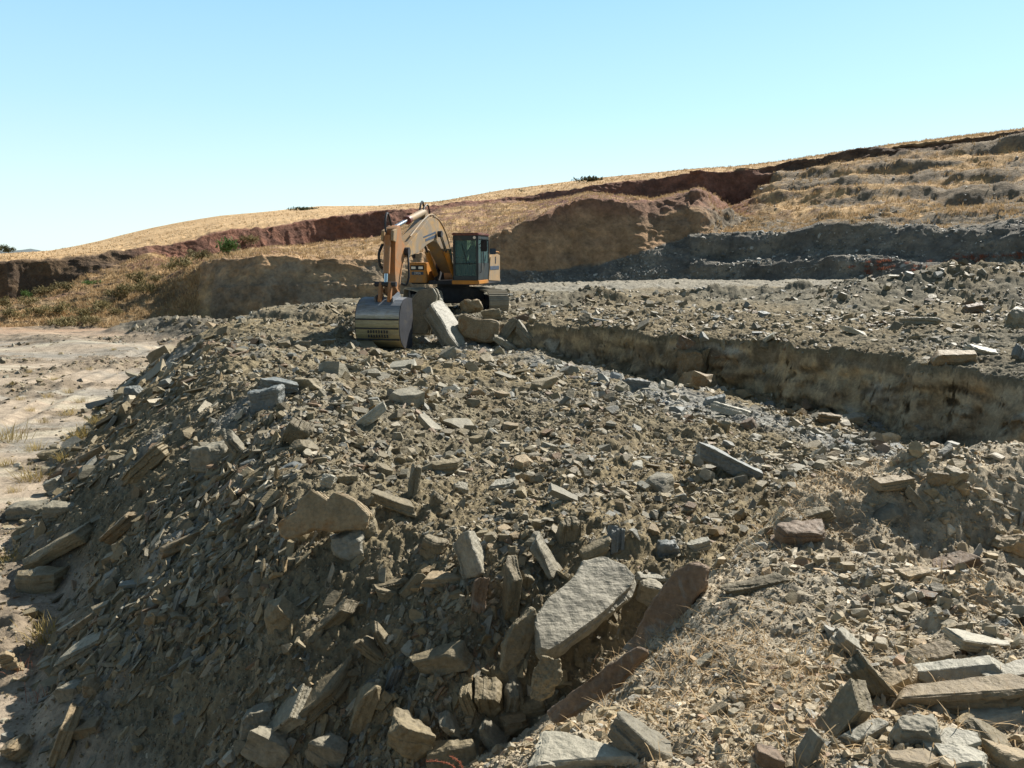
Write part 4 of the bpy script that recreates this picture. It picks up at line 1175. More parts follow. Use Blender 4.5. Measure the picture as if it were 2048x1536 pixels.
# bucket: bare steel where the ground polishes it, old yellow paint left on the lower bands
m, n, l, b = new_mat("worn_bucket_steel")
tc = n.new("ShaderNodeTexCoord").outputs["Object"]
sx_ = n.new("ShaderNodeSeparateXYZ"); l.new(tc, sx_.inputs[0])
nn_ = add_noise(n, l, tc, 2.5, 6, 0.7, 0.4, (1, 1, 6))
ad = n.new("ShaderNodeMath"); ad.operation = 'MULTIPLY_ADD'; l.new(nn_, ad.inputs[0]); ad.inputs[1].default_value = 0.3; l.new(sx_.outputs[2], ad.inputs[2])
mr = n.new("ShaderNodeMapRange"); l.new(ad.outputs[0], mr.inputs[0]); mr.inputs[1].default_value = -0.5; mr.inputs[2].default_value = 1.1
colr = ramp(n, l, mr.outputs[0], [(0.0, (0.13, 0.115, 0.075)), (0.2, (0.36, 0.29, 0.14)), (0.45, (0.42, 0.35, 0.19)), (0.6, (0.45, 0.4, 0.27)), (0.66, (0.55, 0.55, 0.54)), (0.78, (0.22, 0.24, 0.27)), (1.0, (0.15, 0.17, 0.2))])  # blue grey top band: sky reflection painted onto the steel
colr = mixc(n, l, 'MIX', ramp(n, l, add_noise(n, l, tc, 2.2, 8, 0.75, 0.8), [(0.5, 0.0), (0.68, 0.8)]), colr, (0.27, 0.225, 0.155))
colr = mixc(n, l, 'MULTIPLY', 1.0, colr, ramp(n, l, add_noise(n, l, tc, 5, 7, 0.75, 0.5, (0.4, 0.4, 4)), [(0.3, 0.55), (0.65, 1.2)]))
l.new(colr, b.inputs["Base Color"]); b.inputs["Roughness"].default_value = 0.68
l.new(ramp(n, l, mr.outputs[0], [(0.5, 0.0), (0.68, 0.12)]), b.inputs["Metallic"])
M['bucket'] = m

BETA = R(12.5)
EXO = Vector((-2.253, 30.93, 2.86))
FW = Vector((-math.sin(BETA), -math.cos(BETA), 0)); LF = Vector((math.cos(BETA), -math.sin(BETA), 0))
exc = bpy.data.objects.new("excavator", None); COL.objects.link(exc)
exc.matrix_world = Matrix.Translation(EXO) @ mat3(FW, LF, Vector((0, 0, 1))).to_4x4()
tag(exc, "dusty orange crawler excavator with its bucket on the rubble heap", "excavator")


class Part:
    """collects shapes in the machine's own frame: x forward, y left, z up"""
    def __init__(s): s.bm = bmesh.new()

    def box(s, x0, x1, y0, y1, z0, z1, bev=0.02, rot=None):
        t = bmesh.new(); bmesh.ops.create_cube(t, size=1)
        for v in t.verts: v.co = Vector((v.co.x * (x1 - x0), v.co.y * (y1 - y0), v.co.z * (z1 - z0)))
        if bev: bmesh.ops.bevel(t, geom=t.edges[:], offset=min(bev, .45 * min(x1 - x0, y1 - y0, z1 - z0)), segments=2, affect='EDGES')
        if rot is not None: t.transform(rot.to_4x4())
        t.transform(Matrix.Translation(((x0 + x1) / 2, (y0 + y1) / 2, (z0 + z1) / 2)))
        return s._add(t)

    def _add(s, t):
        me = bpy.data.meshes.new("tmp"); t.to_mesh(me); t.free(); s.bm.from_mesh(me); bpy.data.meshes.remove(me); return s

    def prism(s, prof, y0, y1, bev=0.015):
        """side profile (x, z) given width from y0 to y1"""
        t = bmesh.new()
        a = [t.verts.new((p[0], y0, p[1])) for p in prof]; c_ = [t.verts.new((p[0], y1, p[1])) for p in prof]
        t.faces.new(a); t.faces.new(c_[::-1]); q = len(prof)
        for k in range(q): t.faces.new((a[k], c_[k], c_[(k + 1) % q], a[(k + 1) % q]))
        bmesh.ops.recalc_face_normals(t, faces=t.faces[:])
        if bev: bmesh.ops.bevel(t, geom=t.edges[:], offset=bev, segments=2, affect='EDGES', clamp_overlap=True)
        return s._add(t)

    def plan(s, prof, z0, z1, bev=0.02):
        t = bmesh.new()
        a = [t.verts.new((p[0], p[1], z0)) for p in prof]; c_ = [t.verts.new((p[0], p[1], z1)) for p in prof]
        t.faces.new(a); t.faces.new(c_[::-1]); q = len(prof)
        for k in range(q): t.faces.new((a[k], c_[k], c_[(k + 1) % q], a[(k + 1) % q]))
        bmesh.ops.recalc_face_normals(t, faces=t.faces[:])
        if bev: bmesh.ops.bevel(t, geom=t.edges[:], offset=bev, segments=2, affect='EDGES', clamp_overlap=True)
        return s._add(t)

    def cyl(s, a, b_, r, r2=None, seg=20):
        a, b_ = Vector(a), Vector(b_); d = b_ - a
        t = bmesh.new()
        bmesh.ops.create_cone(t, cap_ends=True, segments=seg, radius1=r, radius2=r if r2 is None else r2, depth=d.length)
        t.transform(Matrix.Translation((a + b_) / 2) @ d.to_track_quat('Z', 'Y').to_matrix().to_4x4())
        return s._add(t)

    def tube(s, pts, r, seg=8):
        P_ = [Vector(p) for p in pts]
        # Catmull-Rom through the points
        C_ = []
        for k in range(len(P_) - 1):
            p0 = P_[max(k - 1, 0)]; p1 = P_[k]; p2 = P_[k + 1]; p3 = P_[min(k + 2, len(P_) - 1)]
            for q in range(6):
                t_ = q / 6
                C_.append(0.5 * ((2 * p1) + (p2 - p0) * t_ + (2 * p0 - 5 * p1 + 4 * p2 - p3) * t_ * t_ + (3 * p1 - p0 - 3 * p2 + p3) * t_ ** 3))
        C_.append(P_[-1])
        rings = []
        for k, c_ in enumerate(C_):
            d = (C_[min(k + 1, len(C_) - 1)] - C_[max(k - 1, 0)]).normalized()
            u = d.orthogonal().normalized() if k == 0 else (u - d * u.dot(d)).normalized()
            w = d.cross(u)
            rings.append([s.bm.verts.new(c_ + (u * math.cos(2 * math.pi * q / seg) + w * math.sin(2 * math.pi * q / seg)) * r) for q in range(seg)])
        for a, b_ in zip(rings[:-1], rings[1:]):
            for q in range(seg): s.bm.faces.new((a[q], a[(q + 1) % seg], b_[(q + 1) % seg], b_[q]))
        s.bm.faces.new(rings[0][::-1]); s.bm.faces.new(rings[-1])
        return s

    def build(s, name, mat, parent, xf=None, smooth_angle=35):
        if xf is not None: s.bm.transform(xf)
        bmesh.ops.recalc_face_normals(s.bm, faces=s.bm.faces[:])
        me = bpy.data.meshes.new(name); s.bm.to_mesh(me); s.bm.free()
        me.materials.append(mat)
        me.polygons.foreach_set("use_smooth", np.full(len(me.polygons), True))
        me.set_sharp_from_angle(angle=R(smooth_angle))
        o = bpy.data.objects.new(name, me); COL.objects.link(o); o.parent = parent
        return o


# undercarriage turned the other way: its front points to the right of the camera
GAMMA = R(17) + BETA
UX = Matrix.Rotation(GAMMA, 4, 'Z')
p = Part()
p.box(-0.75, 0.75, -0.62, 0.62, 0.38, 0.95, 0.06)
for sx1 in (-1, 1):
    for sy in (-1, 1):
        p.prism([(sx1 * 0.25, 0.5), (sx1 * 0.75, 0.5), (sx1 * 0.75, 0.92), (sx1 * 0.25, 0.92)], min(sy * 0.55, sy * 1.02), max(sy * 0.55, sy * 1.02))
p.cyl((0, 0, 0.9), (0, 0, 1.12), 0.62, seg=36)
p.build('undercarriage_frame', M['frame'], exc, UX)
for sy in (-1, 1):
    yc = sy * 1.22
    half, rad = 1.72, 0.40
    path = []
    n_str, n_arc = 18, 8
    for k in range(n_str): path.append((-half + 2 * half * k / n_str, 0.86, 0))
    for k in range(n_arc): a = math.pi / 2 - math.pi * k / n_arc; path.append((half + rad * math.cos(a), 0.46 + rad * math.sin(a), a - math.pi / 2))
    for k in range(n_str): path.append((half - 2 * half * k / n_str, 0.06, math.pi))
    for k in range(n_arc): a = -math.pi / 2 - math.pi * k / n_arc; path.append((-half + rad * math.cos(a), 0.46 + rad * math.sin(a), a - math.pi / 2))
    p = Part()
    for (px_, pz_, ang) in path:
        rot = Matrix.Rotation(-ang, 3, 'Y')
        t = bmesh.new()
        for (x0, x1, z0, z1) in ((-0.1, 0.1, -0.02, 0.015), (-0.03, -0.005, 0.0, 0.045), (0.06, 0.085, 0.0, 0.04)):
            c_ = bmesh.ops.create_cube(t, size=1)['verts']
            for v in c_: v.co = Vector((x0 + (v.co.x + .5) * (x1 - x0), v.co.y * 0.74, z0 + (v.co.z + .5) * (z1 - z0)))
        t.transform(Matrix.Rotation(ang, 4, 'Y').inverted() if False else Matrix.Rotation(-ang, 4, 'Y'))
        t.transform(Matrix.Translation((px_, yc, pz_)))
        p._add(t)
    trk = p.build('crawler_track', M['track'], exc, UX)
    p = Part()
    p.prism([(-1.5, 0.25), (1.45, 0.25), (1.6, 0.46), (1.45, 0.66), (-1.5, 0.66), (-1.62, 0.46)], yc - 0.17, yc + 0.17, 0.03)
    p.build('track_frame', M['frame'], trk, UX)
    p = Part(); p.cyl((1.72, yc - .2, .46), (1.72, yc + .2, .46), .35, seg=28); p.build('idler', M['frame'], trk, UX)
    p = Part(); p.cyl((-1.72, yc - .2, .46), (-1.72, yc + .2, .46), .36, seg=14); p.build('sprocket', M['frame'], trk, UX)
    for k in range(7):
        p = Part(); p.cyl((-1.2 + 0.4 * k, yc - .24, .18), (-1.2 + 0.4 * k, yc + .24, .18), .11, seg=16); p.build('roller', M['frame'], trk, UX)
# upper structure
Part().plan([(1.15, -0.62), (1.15, 0.42), (1.62, 0.42), (1.62, 1.42), (-1.9, 1.42), (-2.45, 1.2), (-2.62, 0.6), (-2.62, -0.6), (-2.45, -1.2), (-1.9, -1.38), (0.9, -1.38), (0.9, -0.62)], 1.1, 1.24, 0.02).build('platform', M['frame'], exc)
Part().plan([(1.66, 0.44), (1.66, 1.46), (0.25, 1.46), (0.25, 0.44)], 1.13, 1.27, 0.02).build('cab_sill', M['orange'], exc)
Part().plan([(-1.75, 1.38), (-1.95, 1.36), (-2.5, 1.05), (-2.72, 0.5), (-2.72, -0.5), (-2.5, -1.05), (-1.95, -1.36), (-1.75, -1.38)], 1.2, 2.1, 0.1).build('counterweight', M['dusty'], exc)
Part().box(-1.8, -0.55, -1.3, 0.4, 1.24, 2.25, 0.06).build('engine_hood', M['dusty'], exc)
sp_o = Part().prism([(0.18, 1.2), (-1.72, 1.12), (-1.72, 2.22), (-0.35, 2.22), (-0.12, 2.12)], 0.92, 1.44, 0.04).build('side_door', M['dusty'], exc)
Part().box(-1.5, -0.05, 1.44, 1.452, 1.62, 1.76, 0.003).build('decal_band', M['stripe'], sp_o)
Part().box(-1.0, -0.86, 1.44, 1.453, 1.85, 2.12, 0.003).build('vent', M['frame'], sp_o)
Part().tube([(-0.3, 1.4, 2.22), (-0.35, 1.42, 2.3), (-1.5, 1.42, 2.3), (-1.62, 1.42, 2.22)], 0.018).build('grab_rail', M['orange'], sp_o)
tb_ = Part().box(0.3, 1.22, -1.38, -0.66, 1.16, 1.9, 0.03).build('tool_box', M['orange'], exc)
Part().box(1.22, 1.235, -1.28, -0.76, 1.62, 1.8, 0.004).build('lamp_recess', M['black'], tb_)
for yy in (-1.16, -0.88):
    Part().box(1.235, 1.25, yy - 0.085, yy + 0.085, 1.665, 1.755, 0.01).build('work_lamp', M['lamp'], tb_)
Part().box(1.22, 1.228, -1.24, -0.78, 1.45, 1.56, 0.003).build('model_plate', M['stripe'], tb_)
fc = bpy.data.curves.new("plate_text", 'FONT'); fc.body = "290A"; fc.size = 0.125; fc.extrude = 0.002; fc.align_x = 'CENTER'; fc.align_y = 'CENTER'
ft = bpy.data.objects.new("model_number", fc); COL.objects.link(ft)
dg = bpy.context.evaluated_depsgraph_get()
me = bpy.data.meshes.new_from_object(ft.evaluated_get(dg)); bpy.data.objects.remove(ft)
me.materials.clear(); me.materials.append(M['white'])
# text runs left to right for someone facing the machine: its x is the machine's left
me.transform(Matrix.Translation((1.231, -1.01, 1.505)) @ mat3(Vector((0, 1, 0)), Vector((0, 0, 1)), Vector((1, 0, 0))).to_4x4())
o = bpy.data.objects.new("model_number", me); COL.objects.link(o); o.parent = tb_
pm = Part(); pm.tube([(0.5, -1.3, 1.9), (0.5, -1.38, 2.1), (0.5, -1.4, 2.28)], 0.014); pm.build('mirror_arm', M['black'], exc)
Part().box(0.46, 0.5, -1.47, -1.34, 2.05, 2.36, 0.02).build('mirror', M['black'], exc)
# cab
cb = Part()
X0, X1, Y0, Y1, Z0, Z1 = 0.0, 1.62, 0.48, 1.42, 1.27, 2.93
for (xa, ya) in ((X1, Y0), (X1, Y1), (X0, Y0), (X0, Y1)):
    cb.box(xa - (0.085 if xa == X1 else 0), xa + (0.085 if xa == X0 else 0), ya - (0.0 if ya == Y0 else 0.085), ya + (0.085 if ya == Y0 else 0), Z0, Z1 - 0.06, 0.02)
cb.box(0.75, 0.83, Y1 - 0.06, Y1 - 0.003, Z0, Z1 - 0.06, 0.01)
cb.box(X1 - 0.08, X1 - 0.004, Y0, Y1, Z0, Z0 + 0.16, 0.02)
cb.box(X1 - 0.08, X1 - 0.004, Y0, Y1, Z1 - 0.24, Z1 - 0.06, 0.02)
cb.box(X0, X1, Y1 - 0.06, Y1 - 0.006, Z0, Z0 + 0.62, 0.02)
cb.box(X0, X1, Y0 + 0.006, Y0 + 0.06, Z0, Z0 + 0.55, 0.02)
cb.box(X0, X1, Y1 - 0.06, Y1 - 0.006, Z1 - 0.2, Z1 - 0.06, 0.02)
cb.box(X0, X1, Y0 + 0.006, Y0 + 0.06, Z1 - 0.2, Z1 - 0.06, 0.02)
cb.box(X0 + 0.004, X0 + 0.07, Y0, Y1, Z0, Z0 + 0.5, 0.02)
cb.box(X0 + 0.004, X0 + 0.07, Y0, Y1, Z1 - 0.2, Z1 - 0.06, 0.02)
cb.box(X0 + .03, X1 - .03, Y0 + .03, Y1 - .03, Z0 + 0.01, Z0 + 0.09, 0)
cab = cb.build('cab', M['cabp'], exc)
Part().box(X0 - 0.02, X1 + 0.06, Y0 - 0.03, Y1 + 0.03, Z1 - 0.06, Z1 + 0.03, 0.03).build('roof', M['red'], cab)
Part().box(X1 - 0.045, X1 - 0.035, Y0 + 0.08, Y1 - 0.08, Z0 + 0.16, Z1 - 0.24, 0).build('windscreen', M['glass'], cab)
Part().box(X1 - 0.05, X1 - 0.02, Y0 + 0.06, Y1 - 0.06, Z0 + 0.58, Z0 + 0.61, 0.005).build('screen_bar', M['black'], cab)
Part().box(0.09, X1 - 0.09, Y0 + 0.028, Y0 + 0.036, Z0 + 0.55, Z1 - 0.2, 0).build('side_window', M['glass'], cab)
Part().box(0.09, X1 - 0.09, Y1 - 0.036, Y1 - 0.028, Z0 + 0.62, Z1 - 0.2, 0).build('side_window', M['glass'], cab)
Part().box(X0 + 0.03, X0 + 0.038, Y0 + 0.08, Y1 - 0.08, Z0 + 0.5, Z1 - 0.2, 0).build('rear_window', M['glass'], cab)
Part().cyl((X1, 1.3, Z1 - 0.14), (X1 + 0.05, 1.3, Z1 - 0.14), 0.05).build('cab_lamp', M['lamp'], cab)
Part().tube([(X1 - 0.03, 0.98, Z0 + 0.66), (X1 - 0.025, 0.9, Z0 + 1.0), (X1 - 0.03, 0.8, Z0 + 1.3)], 0.012).build('wiper', M['black'], cab)
Part().tube([(X1 - 0.2, Y1 + 0.01, Z0 + 0.3), (X1 - 0.2, Y1 + 0.06, Z0 + 0.36), (X1 - 0.2, Y1 + 0.06, Z0 + 1.1), (X1 - 0.2, Y1 + 0.01, Z0 + 1.16)], 0.016).build('grab_handle', M['black'], cab)
Part().box(X0 + 0.25, X0 + 0.38, 0.72, 1.16, Z0 + 0.45, Z0 + 1.25, 0.05).box(X0 + 0.3, X0 + 0.8, 0.72, 1.16, Z0 + 0.38, Z0 + 0.52, 0.05).box(X0 + 0.3, X0 + 0.7, 0.8, 1.08, Z0 + 0.09, Z0 + 0.38, 0.02).build('operator_seat', M['seatm'], cab)
Part().box(X0 + 0.5, X0 + 0.95, 0.56, 0.68, Z0 + 0.09, Z0 + 0.62, 0.02).box(X0 + 0.5, X0 + 0.95, 1.2, 1.32, Z0 + 0.09, Z0 + 0.62, 0.02).cyl((X0 + .9, .62, Z0 + .6), (X0 + .93, .62, Z0 + .82), .02).cyl((X0 + .9, 1.26, Z0 + .6), (X0 + .93, 1.26, Z0 + .82), .02).box(X1 - .3, X1 - .16, .56, .68, Z0 + .09, Z0 + .85, .02).build('console', M['frame'], cab)
mo_ = Part(); mo_.tube([(1.45, 1.42, 2.55), (1.52, 1.55, 2.62), (1.5, 1.6, 2.7)], 0.014); mo_.build('mirror_arm', M['black'], cab)
Part().box(1.44, 1.49, 1.48, 1.72, 2.3, 2.72, 0.03).build('mirror', M['black'], cab)
Part().box(0.2, 0.24, 1.5, 1.74, 2.2, 2.42, 0.02).build('mirror', M['stripe'], cab)
# boom foot brackets and boom
Part().prism([(-0.2, 1.2), (0.85, 1.2), (0.62, 1.85), (0.3, 1.9), (0.0, 1.7)], -0.5, -0.4).prism([(-0.2, 1.2), (0.85, 1.2), (0.62, 1.85), (0.3, 1.9), (0.0, 1.7)], 0.22, 0.32).cyl((0.4, -0.52, 1.68), (0.4, 0.34, 1.68), 0.09).build('boom_bracket', M['frame'], exc)
BC = -0.09
boom = Part()
boom.prism([(0.22, 1.62), (0.3, 1.86), (0.8, 2.5), (1.5, 3.06), (2.2, 3.38), (2.75, 3.48), (3.25, 3.42), (4.2, 2.98), (5.45, 2.48), (5.62, 2.38), (5.62, 2.2), (5.5, 2.1), (4.4, 2.25), (3.5, 2.52), (2.9, 2.64), (2.4, 2.6), (1.9, 2.36), (1.1, 1.86), (0.55, 1.55), (0.36, 1.5)], BC - 0.24, BC + 0.24, 0.02)
boom = boom.build('boom', M['boomp'], exc)
Part().prism([(2.55, 2.78), (3.7, 2.62), (3.72, 2.7), (2.57, 2.88)], BC + 0.24, BC + 0.246, 0).prism([(2.55, 2.93), (3.9, 2.73), (3.92, 2.78), (2.57, 2.99)], BC + 0.24, BC + 0.246, 0).build('decal_stripe', M['stripe'], boom)
Part().tube([(0.4, BC + 0.15, 1.95), (1.2, BC + 0.17, 2.9), (2.0, BC + 0.17, 3.4), (2.8, BC + 0.17, 3.55), (3.6, BC + 0.17, 3.35), (5.0, BC + 0.17, 2.76)], 0.028).tube([(0.5, BC + 0.22, 1.95), (1.25, BC + 0.24, 2.86), (2.05, BC + 0.24, 3.36), (2.8, BC + 0.24, 3.5)], 0.025).build('hydraulic_pipe', M['boomp'], boom)
Part().tube([(2.6, BC - 0.1, 3.5), (2.75, BC - 0.1, 3.75), (3.0, BC - 0.08, 3.98), (3.25, BC - 0.06, 3.85), (3.4, BC - 0.05, 3.62)], 0.035).tube([(2.7, BC + 0.1, 3.5), (2.9, BC + 0.08, 3.86), (3.15, BC + 0.05, 3.8), (3.35, BC + 0.05, 3.6)], 0.03).build('hose', M['hosem'], boom)
for yy in (BC - 0.36, BC + 0.36):
    bc_ = Part().cyl((0.78, yy, 1.45), (1.75, yy, 2.28), 0.095).build('boom_cylinder', M['orange'], exc)
    Part().cyl((1.75, yy, 2.28), (2.45, yy, 2.9), 0.05).build('cylinder_rod', M['chrome'], bc_)
    Part().cyl((2.45, yy - 0.07, 2.9), (2.45, yy + 0.07, 2.9), 0.11).build('pin_boss', M['frame'], bc_)
ac = Part().cyl((3.15, BC, 3.62), (4.75, BC, 3.28), 0.115).prism([(2.85, 3.45), (3.3, 3.42), (3.18, 3.72), (3.05, 3.72)], BC - 0.1, BC + 0.1).build('arm_cylinder', M['dusty'], exc)
Part().cyl((4.75, BC, 3.28), (5.98, BC, 3.0), 0.06).build('cylinder_rod', M['chrome'], ac)
Part().cyl((4.62, BC, 3.31), (4.8, BC, 3.27), 0.135).build('cylinder_head', M['red'], ac)
# stick
st_ = Part().prism([(5.42, 2.42), (5.45, 2.15), (5.62, 2.05), (5.85, 1.75), (6.12, 0.98), (6.28, 0.9), (6.42, 1.0), (6.5, 1.7), (6.42, 2.5), (6.3, 2.95), (6.2, 3.02), (5.95, 3.08), (5.86, 2.95), (5.8, 2.65)], BC - 0.19, BC + 0.19, 0.02).build('stick', M['rusto'], exc)
Part().cyl((5.55, BC - 0.33, 2.28), (5.55, BC + 0.33, 2.28), 0.13).build('pivot_pin', M['frame'], st_)
Part().prism([(6.2, 2.98), (6.55, 2.9), (6.6, 2.6), (6.35, 2.55)], BC - 0.2, BC - 0.11).prism([(6.2, 2.98), (6.55, 2.9), (6.6, 2.6), (6.35, 2.55)], BC + 0.11, BC + 0.2).build('cylinder_bracket', M['boomp'], st_)
Part().tube([(5.6, BC + 0.3, 2.2), (5.75, BC + 0.36, 1.9), (5.85, BC + 0.4, 1.5), (5.95, BC + 0.34, 1.25), (6.05, BC + 0.22, 1.3)], 0.035).tube([(6.35, BC - 0.24, 2.5), (6.45, BC - 0.33, 2.2), (6.45, BC - 0.3, 1.85), (6.4, BC - 0.2, 1.75)], 0.045).tube([(6.0, BC - 0.08, 3.06), (6.15, BC - 0.1, 3.35), (6.3, BC - 0.1, 3.42), (6.5, BC - 0.08, 3.2), (6.55, BC - 0.06, 2.85)], 0.032).build('hose', M['hosem'], st_)
bkc = Part().cyl((6.52, BC, 2.75), (6.72, BC, 1.62), 0.105).build('bucket_cylinder', M['rusto'], exc)
Part().cyl((6.72, BC, 1.62), (6.79, BC, 1.28), 0.06).build('cylinder_rod', M['chrome'], bkc)
lk = Part().prism([(6.72, 1.36), (6.86, 1.36), (7.0, 0.78), (6.84, 0.74)], BC - 0.2, BC - 0.1).prism([(6.72, 1.36), (6.86, 1.36), (7.0, 0.78), (6.84, 0.74)], BC + 0.1, BC + 0.2).prism([(6.72, 1.36), (6.84, 1.36), (6.35, 0.98), (6.25, 1.05)], BC - 0.25, BC - 0.2).prism([(6.72, 1.36), (6.84, 1.36), (6.35, 0.98), (6.25, 1.05)], BC + 0.2, BC + 0.25).build('bucket_link', M['rusto'], exc)
Part().cyl((6.79, BC - 0.34, 1.3), (6.79, BC + 0.34, 1.3), 0.075).build('link_pin', M['frame'], lk)
# bucket: curved back plate towards the camera, sides, wear strips, teeth
bk = Part()
back = [(6.1, 0.86), (6.5, 0.9), (6.85, 0.84), (7.08, 0.68), (7.22, 0.42), (7.27, 0.12), (7.24, -0.18), (7.12, -0.42), (6.9, -0.6), (6.55, -0.72), (6.15, -0.78)]
inn = [(q[0] - 0.03 - 0.02 * (q[1] < 0.3), q[1] - (0.04 if q[1] > 0.5 else -0.03 if q[1] < -0.4 else 0)) for q in back]
W2 = 0.69; BB = BC - 0.13
t = bmesh.new()
for k in range(len(back) - 1):
    vs = []
    for yy in (BB - W2, BB + W2):
        for pt_ in (back[k], back[k + 1], inn[k + 1], inn[k]): vs.append(t.verts.new((pt_[0], yy, pt_[1])))
    a = vs
    for f in ((0, 1, 2, 3), (7, 6, 5, 4), (0, 4, 5, 1), (3, 2, 6, 7), (1, 5, 6, 2), (0, 3, 7, 4)): t.faces.new([a[i_] for i_ in f])
bmesh.ops.remove_doubles(t, verts=t.verts[:], dist=0.0005)
bk._add(t)
bucket = bk.build('bucket', M['bucket'], exc, None, 40)
for yy in (BB - W2, BB + W2):
    Part().prism(back + [(6.12, -0.3), (6.05, 0.3)], yy - 0.02 if yy < BB else yy + 0.001, yy - 0.001 if yy < BB else yy + 0.02, 0.004).build('side_plate', M['frame'], bucket)
for zz, xx in ((0.27, 7.25), (0.0, 7.262), (-0.34, 7.17)):
    Part().box(xx - 0.03, xx + 0.035, BB - W2 + .01, BB + W2 - .01, zz - 0.02, zz + 0.02, 0.006).build('wear_strip', M['frame'], bucket)
wp_ = Part()
for zz, xx in ((-0.1, 7.25), (-0.23, 7.215)):
    for k in range(8):
        wp_.box(xx - 0.02, xx + 0.028, BB - 0.3 + 0.085 * k, BB - 0.262 + 0.085 * k, zz - 0.045, zz + 0.045, 0.004)
wp_.build('wear_pads', M['frame'], bucket)
for k in range(5):
    yy = BB - 0.62 + 0.31 * k
    Part().prism([(6.2, -0.72), (6.2, -0.84), (5.9, -0.82)], yy - 0.05, yy + 0.05, 0.006).build('tooth', M['frame'], bucket)
Part().prism([(6.2, 0.84), (6.45, 1.08), (7.02, 0.92), (7.0, 0.76)], BC - 0.3, BC - 0.26).prism([(6.2, 0.84), (6.45, 1.08), (7.02, 0.92), (7.0, 0.76)], BC + 0.26, BC + 0.3).build('bucket_ear', M['bucket'], bucket)
ex_ = Part(); ex_.cyl((-1.2, -0.7, 2.25), (-1.2, -0.7, 2.6), 0.06); ex_.build('exhaust_pipe', M['frame'], exc)

# ------------------------------------------------------------------ the driver, seated in the cab
def skin_body(name, verts, edges, radii, mat, root=0, sub=2):
    me = bpy.data.meshes.new(name); me.from_pydata([Vector(v) for v in verts], edges, [])
    o = bpy.data.objects.new(name, me); COL.objects.link(o)
    sk = o.modifiers.new("skin", 'SKIN'); sk.use_smooth_shade = True
    for i_, r_ in enumerate(radii):
        r_ = r_ if isinstance(r_, tuple) else (r_, r_)
        me.skin_vertices[0].data[i_].radius = r_
    me.skin_vertices[0].data[root].use_root = True
    ss = o.modifiers.new("sub", 'SUBSURF'); ss.levels = sub; ss.render_levels = sub
    dg_ = bpy.context.evaluated_depsgraph_get()
    m2 = bpy.data.meshes.new_from_object(o.evaluated_get(dg_)); bpy.data.objects.remove(o)
    m2.name = name; m2.materials.clear(); m2.materials.append(mat)
    m2.polygons.foreach_set("use_smooth", np.full(len(m2.polygons), True))
    return m2


SZ = Z0 + 0.56
bv = [(0.52, .94, SZ + .06), (0.47, .94, SZ + .28), (0.46, .94, SZ + .48), (0.49, .94, SZ + .6), (0.52, .94, SZ + .70), (0.53, .94, SZ + .82),   # pelvis..head
      (0.47, .74, SZ + .49), (0.6, .68, SZ + .24), (0.86, .63, SZ + .25), (0.93, .62, SZ + .27),
      (0.47, 1.14, SZ + .49), (0.6, 1.2, SZ + .24), (0.86, 1.25, SZ + .25), (0.93, 1.26, SZ + .27),
      (0.6, .84, SZ + .06), (0.98, .82, SZ + .09), (1.1, .82, SZ - .33), (1.22, .82, SZ - .38),
      (0.6, 1.04, SZ + .06), (0.98, 1.06, SZ + .09), (1.1, 1.06, SZ - .33), (1.22, 1.06, SZ - .38)]
be = [(0, 1), (1, 2), (2, 3), (3, 4), (4, 5), (2, 6), (6, 7), (7, 8), (8, 9), (2, 10), (10, 11), (11, 12), (12, 13), (0, 14), (14, 15), (15, 16), (16, 17), (0, 18), (18, 19), (19, 20), (20, 21)]
br = [.15, .15, .16, .07, .085, .08, .075, .058, .042, .03, .075, .058, .042, .03, .095, .075, .055, .045, .095, .075, .055, .045]
person = bpy.data.objects.new("person", skin_body("person", bv, be, br, M['cloth'])); COL.objects.link(person)
person.matrix_world = exc.matrix_world.copy()
tag(person, "driver in a dark blue jacket sitting in the excavator cab", "person")
hd = bmesh.new(); bmesh.ops.create_uvsphere(hd, u_segments=20, v_segments=14, radius=1)
for v in hd.verts:
    q = v.co.copy()
    v.co = Vector((q.x * .095 + (0.018 if q.x > .6 and abs(q.z) < .3 and abs(q.y) < .35 else 0), q.y * .078 * (1 - .18 * (q.z < -.3)), q.z * .12)) + Vector((.545, .94, SZ + .79))
o = link("face", bm_mesh("face", hd, M['skin'], False), person)
hr = bmesh.new(); bmesh.ops.create_uvsphere(hr, u_segments=20, v_segments=14, radius=1)
bmesh.ops.delete(hr, geom=[v for v in hr.verts if v.co.z < -.1 or (v.co.x > .45 and v.co.z < .55)], context='VERTS')
for v in hr.verts: v.co = Vector((v.co.x * .105, v.co.y * .087, v.co.z * .13)) + Vector((.54, .94, SZ + .8))
o = link("hair", bm_mesh("hair", hr, M['hair'], False), person)
# ------------------------------------------------------------------ dry grass, weeds, shrubs
M['straw'] = blade_mat("dry_straw", (0.38, 0.255, 0.13), (0.60, 0.44, 0.25))
M['tuft'] = blade_mat("ochre_grass", (0.34, 0.24, 0.07), (0.50, 0.40, 0.17))
M['leaf'] = blade_mat("olive_leaves", (0.15, 0.13, 0.06), (0.28, 0.23, 0.115))
M['darkleaf'] = blade_mat("dark_leaves", (0.04, 0.05, 0.025), (0.09, 0.095, 0.045))
M['green'] = blade_mat("green_leaves", (0.06, 0.12, 0.03), (0.15, 0.22, 0.07))
M['redw'] = blade_mat("red_weed", (0.26, 0.085, 0.05), (0.40, 0.17, 0.10))
M['twig'] = plain_mat("twig", (0.12, 0.085, 0.05), 0.9, 0, 0.3, 9)


